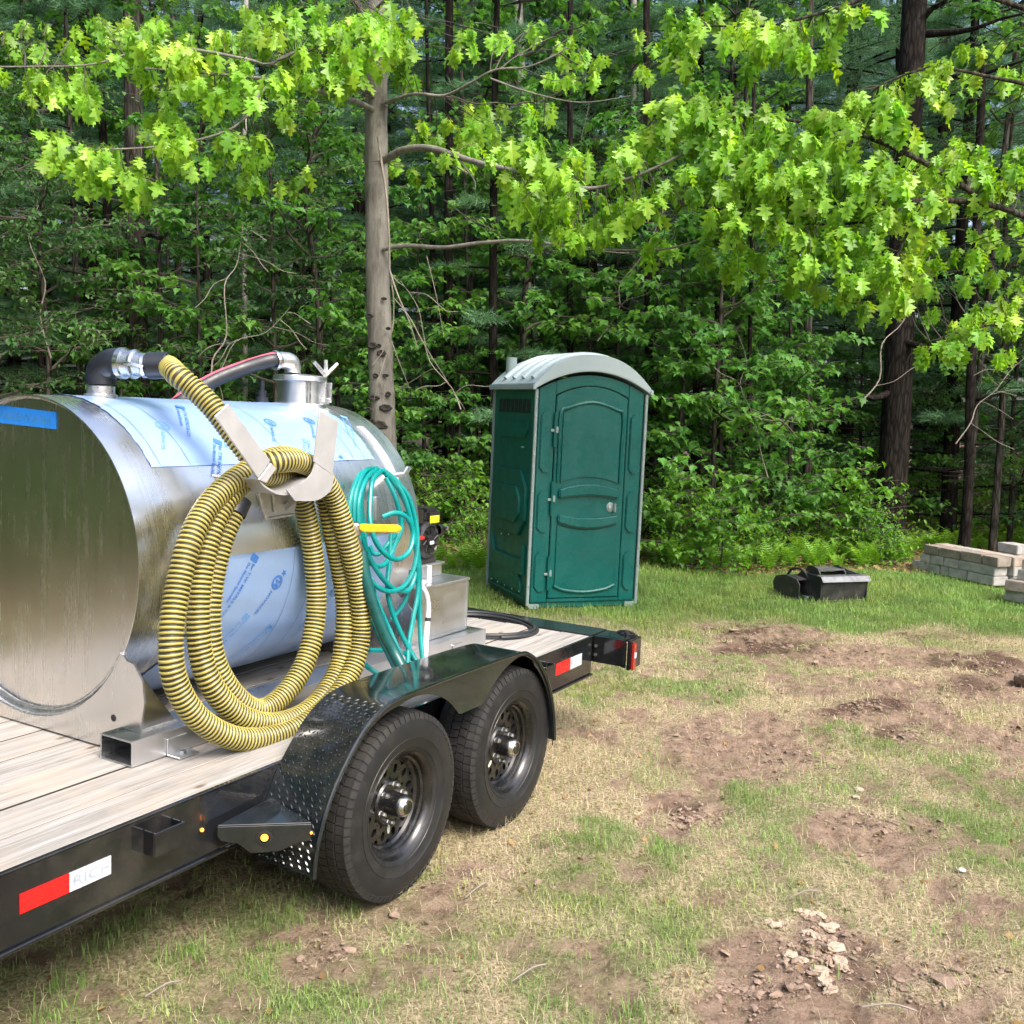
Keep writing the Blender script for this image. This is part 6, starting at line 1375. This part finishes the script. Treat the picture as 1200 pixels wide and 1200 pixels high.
trunk_only('pine_tree', 758, 762, 60, 600, 15, 10, 'bark_dark', 'dark stem just past the right corner of the toilet roof', [(758, 300, 800, 280, -.4)])
trunk_only('pine_tree', 880, 876, 330, 640, 13.5, 6, 'bark_dark', 'thin black stem among the maple leaves right of the toilet', [])
trunk_only('pine_tree', 526, 524, 180, 640, 14.5, 12, 'bark_dark', 'dark trunk between the oak and the portable toilet', [(526, 420, 560, 400, -.3)])
trunk_only('pine_tree', 205, 215, 150, 620, 18, 9, 'bark_mid', 'slim grey trunk right of the stout grey-brown one', [])
trunk_only('birch_tree', 288, 284, 60, 620, 17, 7, 'bark_pale', 'thin pale-barked stem behind the middle of the tank', [(288, 300, 300, 240, -.4)])
trunk_only('pine_tree', 548, 560, 320, 560, 16, 6, 'bark_mid', 'thin bent sapling stem right of the oak', [])
trunk_only('pine_tree', 840, 838, 380, 600, 14, 8, 'bark_dark', 'dark stem behind the shrubs right of the toilet', [])
R0 = random.Random(77)

LM = [(-400, 40, 'at the far left behind the tank'), (40, 130, 'behind the taped end of the tank'), (130, 240, 'by the stout grey-brown trunk'), (240, 360, 'behind the middle of the tank'), (360, 440, 'just left of the knotted oak trunk'), (440, 520, 'just right of the knotted oak trunk'), (520, 580, 'between the oak and the toilet'), (580, 660, 'behind the left side of the toilet'), (660, 760, 'behind the right side of the toilet'), (760, 830, 'right next to the toilet, on its right'), (830, 900, 'between the toilet and the buckets'), (900, 980, 'behind the narrow bucket'), (980, 1080, 'near the thick dark pine'), (1080, 1160, 'by the leaning twin trunk'), (1160, 2000, 'at the right edge behind the blocks')]
SEEN = {}
def where(kind, px):
    w_ = [c for a, b, c in LM if a <= px < b][0]; t = '%s %s' % (kind, w_); k = SEEN.get(t, 0); SEEN[t] = k+1
    return t+['', ', farther back', ', deeper in', ', deepest'][min(k, 3)]

def on_arc(a, rad): return 1+rad*math.sin(a), 4+rad*math.cos(a)
LBP = 'dark green pine deep in the wood, one of many merging into a wall of needles'
# rows of pines in front of the viewer
for row, (rad, da) in enumerate(((13.9, .22), (17.0, .15), (20.5, .12), (24.5, .11), (29, .10), (34, .09), (40, .08))):
    a = -1.15+R0.uniform(0, .1)
    while a < 1.15:
        x, y = on_arc(a, rad+R0.uniform(-1.3, 1.3)); px_ = x/y
        skip = row == 0 and (-.12 < px_ < .42) and R0.random() < .5
        if not skip: place(pines[R0.randrange(3)] if row else pines[2], x, y, R0.uniform(.85, 1.2)*(1+.07*row), R0.uniform(0, 6.28), LBP if row > 2 or abs(px_) > .56 else where(['pine at the front of the wood', 'pine of the second rank', 'pine of the third rank'][row], 600+px_*1197), group='pines in the depth of the wood')
        a += da*R0.uniform(.75, 1.25)
for i in range(26):
    y = -6+i*.62; place(pines[R0.randrange(3)], -9.6+R0.uniform(-1.6, .8)-max(0, y-6)*.25, y, R0.uniform(.8, 1.15), R0.uniform(0, 6.28), 'dark pine in the wood close beside the trailer, left of the view', group='pines close to the left of the trailer')
for i in range(12):
    place(shrubs[i % 2], -6.6-R0.uniform(0, 2.6), R0.uniform(-4, 9), R0.uniform(.9, 1.5), R0.uniform(0, 6.28), 'leafy shrub in the wood close to the left of the trailer, outside the view', group='shrubs to the left of the trailer')
# the rest of the clearing's rim
a = 1.3
while a < 2*math.pi-1.3:
    for rad in ((15.5, 21) if a > 3.9 else (27, 33)):
        x, y = on_arc(a+R0.uniform(-.06, .06), rad+R0.uniform(-1.5, 1.5))
        place(pines[R0.randrange(3)], x, y, R0.uniform(.95, 1.3), R0.uniform(0, 6.28), 'dark pine in the wood that rings the clearing behind and beside the viewer', group='pines ringing the clearing outside the view')
    a += .26 if a > 3.9 else .17
for i in range(16):
    Y = R0.uniform(14, 22); px = R0.uniform(-100, 1300); p = AT(px, 560, Y); place(poles[i % 2], p.x, Y, R0.uniform(.8, 1.3), R0.uniform(0, 6.28), where('thin dark trunk with sparse twigs', px), group='thin dark trunks in the wood')
for i, (px, Y, k, s) in enumerate(((840, 13.2, 0, 1.0), (880, 14, 1, .9), (800, 13.6, 1, 1.15), (905, 14.5, 0, .8), (960, 15.5, 1, .75), (770, 14.5, 0, 1.2), (540, 14.2, 1, .8), (330, 14.0, 2, 1.0), (240, 14, 0, 1.1), (150, 14.5, 1, 1.1), (500, 14.2, 0, .9), (400, 15.5, 0, 1.2), (450, 13.6, 1, .8), (850, 13.4, 1, 1.2), (930, 14.2, 0, .95), (60, 13.0, 2, 1.0), (10, 12.2, 2, .95), (690, 15, 1, 1.2), (620, 15.8, 0, 1.1), (1120, 15.5, 1, .8), (1190, 15, 2, .9), (1010, 16.5, 0, .8), (-90, 13, 0, 1.0), (1290, 14, 1, 1.), (720, 16.5, 2, 1.1), (560, 17, 0, 1.2), (1060, 16, 2, .9))):
    p = AT(px, 560, Y); place(maples[k], p.x, Y, s, R0.uniform(0, 6.28), where(['leafy maple sapling', 'short maple sapling', 'small-leaved dark sapling'][k], px), group=G_M)
for i, (px, Y, s) in enumerate(((380, 14, 1.), (620, 14.5, 1.05), (1170, 14.5, 1.), (560, 18, 1.2), (200, 15.5, 1.05), (860, 15.5, 1.1), (700, 18, 1.2), (60, 16, 1.1))):
    p = AT(px, 560, Y); place(midleaf, p.x, Y, s, R0.uniform(0, 6.28), where('tall thin young tree with loose leaves', px), group=G_M)
for i, (px, py, k, s, lb) in enumerate(((795, 665, 0, .9, 'leafy shrub right beside the portable toilet'), (845, 672, 0, .75, 'leafy shrub left of the narrow bucket'), (820, 660, 1, 1.1, 'small-leaved shrub behind the one left of the buckets'), (960, 650, 0, .95, 'bushy pale green shrub in front of the slim grey trunk'), (1005, 655, 0, 1.05, 'bright shrub behind the wide bucket'), (1030, 650, 1, 1.1, 'low shrub between the wide bucket and the block stack'), (905, 648, 1, 1.0, 'low shrub behind the ferns left of the buckets'), (545, 640, 0, .9, 'leafy shrub between the engine and the toilet'), (500, 640, 1, 1.2, 'shrub just past the end of the tank'), (1140, 628, 0, .8, 'shrub behind the low block stack'), (1190, 625, 1, 1.2, 'shrub at the right edge behind the blocks'), (560, 660, 1, .8, 'low weedy shrub at the left foot of the toilet'), (1090, 628, 1, 1.2, 'shrub under the thick dark pine'), (770, 660, 1, 1.0, 'low shrub tucked against the right side of the toilet'))):
    p = GZ(px, py); place(shrubs[k], p.x, p.y, s, R0.uniform(0, 6.28), lb, group='shrubs along the lawn edge')
for i in range(40):
    x = R0.uniform(-9, 10); y = float(edge_y(np.array([x]))[0])+R0.uniform(.6, 5)
    place(shrubs[i % 2], x, y, R0.uniform(.5, 1.0), R0.uniform(0, 6.28), 'small shrub growing on the brown forest floor', group='undergrowth on the forest floor')
# ferns
def fern(seed):
    r = random.Random(seed); t = thing('fern', (0, 0, 0), FW, '', 'fern', 'ferns along the lawn edge')
    mb = None; first = None
    for k in range(7):
        mb = MB(); az = k*.9+r.uniform(-.2, .2); L = r.uniform(.42, .62); d = Vector((math.cos(az), math.sin(az), 0)); n_ = 15; pts = []
        for i in range(n_+1):
            s = i/n_; pts.append(d*L*(.12*s+.42*s*s)+Vector((0, 0, L*(1.0*s-.28*s*s*s))))
        mb.tube(pts, .003, 3, caps=False, tint=(1, 1, 1, 1)); sdv = Vector((-d.y, d.x, 0))
        for i in range(2, n_):
            s = i/n_; w_ = .13*L/.5*math.sin(min(1, s*1.25+.12)*math.pi*.93)**.8 if s < .97 else .01; tg_ = (pts[i+1]-pts[i-1]).normalized()
            for s_ in (-1, 1):
                e = pts[i]+(sdv*s_*.93+tg_*.35).normalized()*w_+Vector((0, 0, -.12*w_)); tv = r.uniform(.8, 1.2)
                mb.add([pts[i]-tg_*.009, pts[i]+tg_*.009, (pts[i]+e)/2+tg_*.010, e, (pts[i]+e)/2-tg_*.007], [(0, 4, 3, 2, 1)], 0, (tv, tv, tv, 1))
        mb.build('frond', M['fernleaf'], t, smooth=0)
    return t
ferns = [fern(1), fern(2)]
fl = [(px, 662+R0.uniform(-8, 8)) for px in range(765, 1065, 9)]+[(px, 645+R0.uniform(-10, 6)) for px in range(1075, 1215, 9)]+[(px, 650+R0.uniform(-8, 8)) for px in range(780, 1060, 17)]+[(px, 668+R0.uniform(-5, 5)) for px in (500, 512, 530, 548, 562)]
for i, (px, py) in enumerate(fl):
    p = GZ(px, py); place(ferns[i % 2], p.x, p.y, R0.uniform(.6, 1.05), R0.uniform(0, 6.28), 'bright green fern in the dense fringe of ferns along the lawn edge', group='ferns along the lawn edge')
# ground cover and leaf litter on the forest floor
N = 26000; x = rng.uniform(-10, 12, N); y = rng.uniform(10.8, 20, N); d_, g_, w__, l__, k__, a2, a4 = masks(x, y); kk = (w__ > .2) & (fbm(x*1.1, y*1.1, 44) > .46); x, y = x[kk], y[kk]; N = len(x)
az = rng.uniform(0, 6.28, N); s = rng.uniform(.03, .07, N); z = relief(x, y)+rng.uniform(.02, .16, N); dx, dy = np.cos(az), np.sin(az); t_ = rng.uniform(.6, 1.3, N)
V = np.stack([np.stack([x, y, z], 1), np.stack([x+dx*s*.5-dy*s*.35, y+dy*s*.5+dx*s*.35, z+s*.2], 1), np.stack([x+dx*s, y+dy*s, z-s*.1], 1), np.stack([x+dx*s*.5+dy*s*.35, y+dy*s*.5-dx*s*.35, z+s*.2], 1)], 1).reshape(-1, 3)
F = np.arange(len(V)).reshape(-1, 4); tag(np_mesh('ground_cover', V, F, np.repeat(np.stack([t_, t_, t_], 1), 4, 0), M['shrubleaf']), 'low leafy ground cover on the forest floor behind the lawn', 'ground cover')
N = 30000; x = rng.uniform(-10, 12, N); y = rng.uniform(10.8, 19, N); d_, g_, w__, *_ = masks(x, y); kk = (w__ > .15); x, y = x[kk], y[kk]; N = len(x)
az = rng.uniform(0, 6.28, N); s = rng.uniform(.04, .09, N); z = relief(x, y)+rng.uniform(.003, .03, N); dx, dy = np.cos(az), np.sin(az); t_ = rng.uniform(.35, 1.1, N); tl_ = rng.uniform(-.4, .4, N)*s
V = np.stack([np.stack([x, y, z], 1), np.stack([x+dx*s*.5-dy*s*.35, y+dy*s*.5+dx*s*.35, z+tl_], 1), np.stack([x+dx*s, y+dy*s, z+.01], 1), np.stack([x+dx*s*.5+dy*s*.35, y+dy*s*.5-dx*s*.35, z-tl_+.01], 1)], 1).reshape(-1, 3)
F = np.arange(len(V)).reshape(-1, 4); tag(np_mesh('leaf_litter', V, F, np.repeat(np.stack([t_, t_*.8, t_*.65], 1), 4, 0), M['dryleaf']), 'brown fallen leaves covering the forest floor', 'leaf litter')
for o in bpy.data.objects:
    if o.get('label') == '': del o['label']
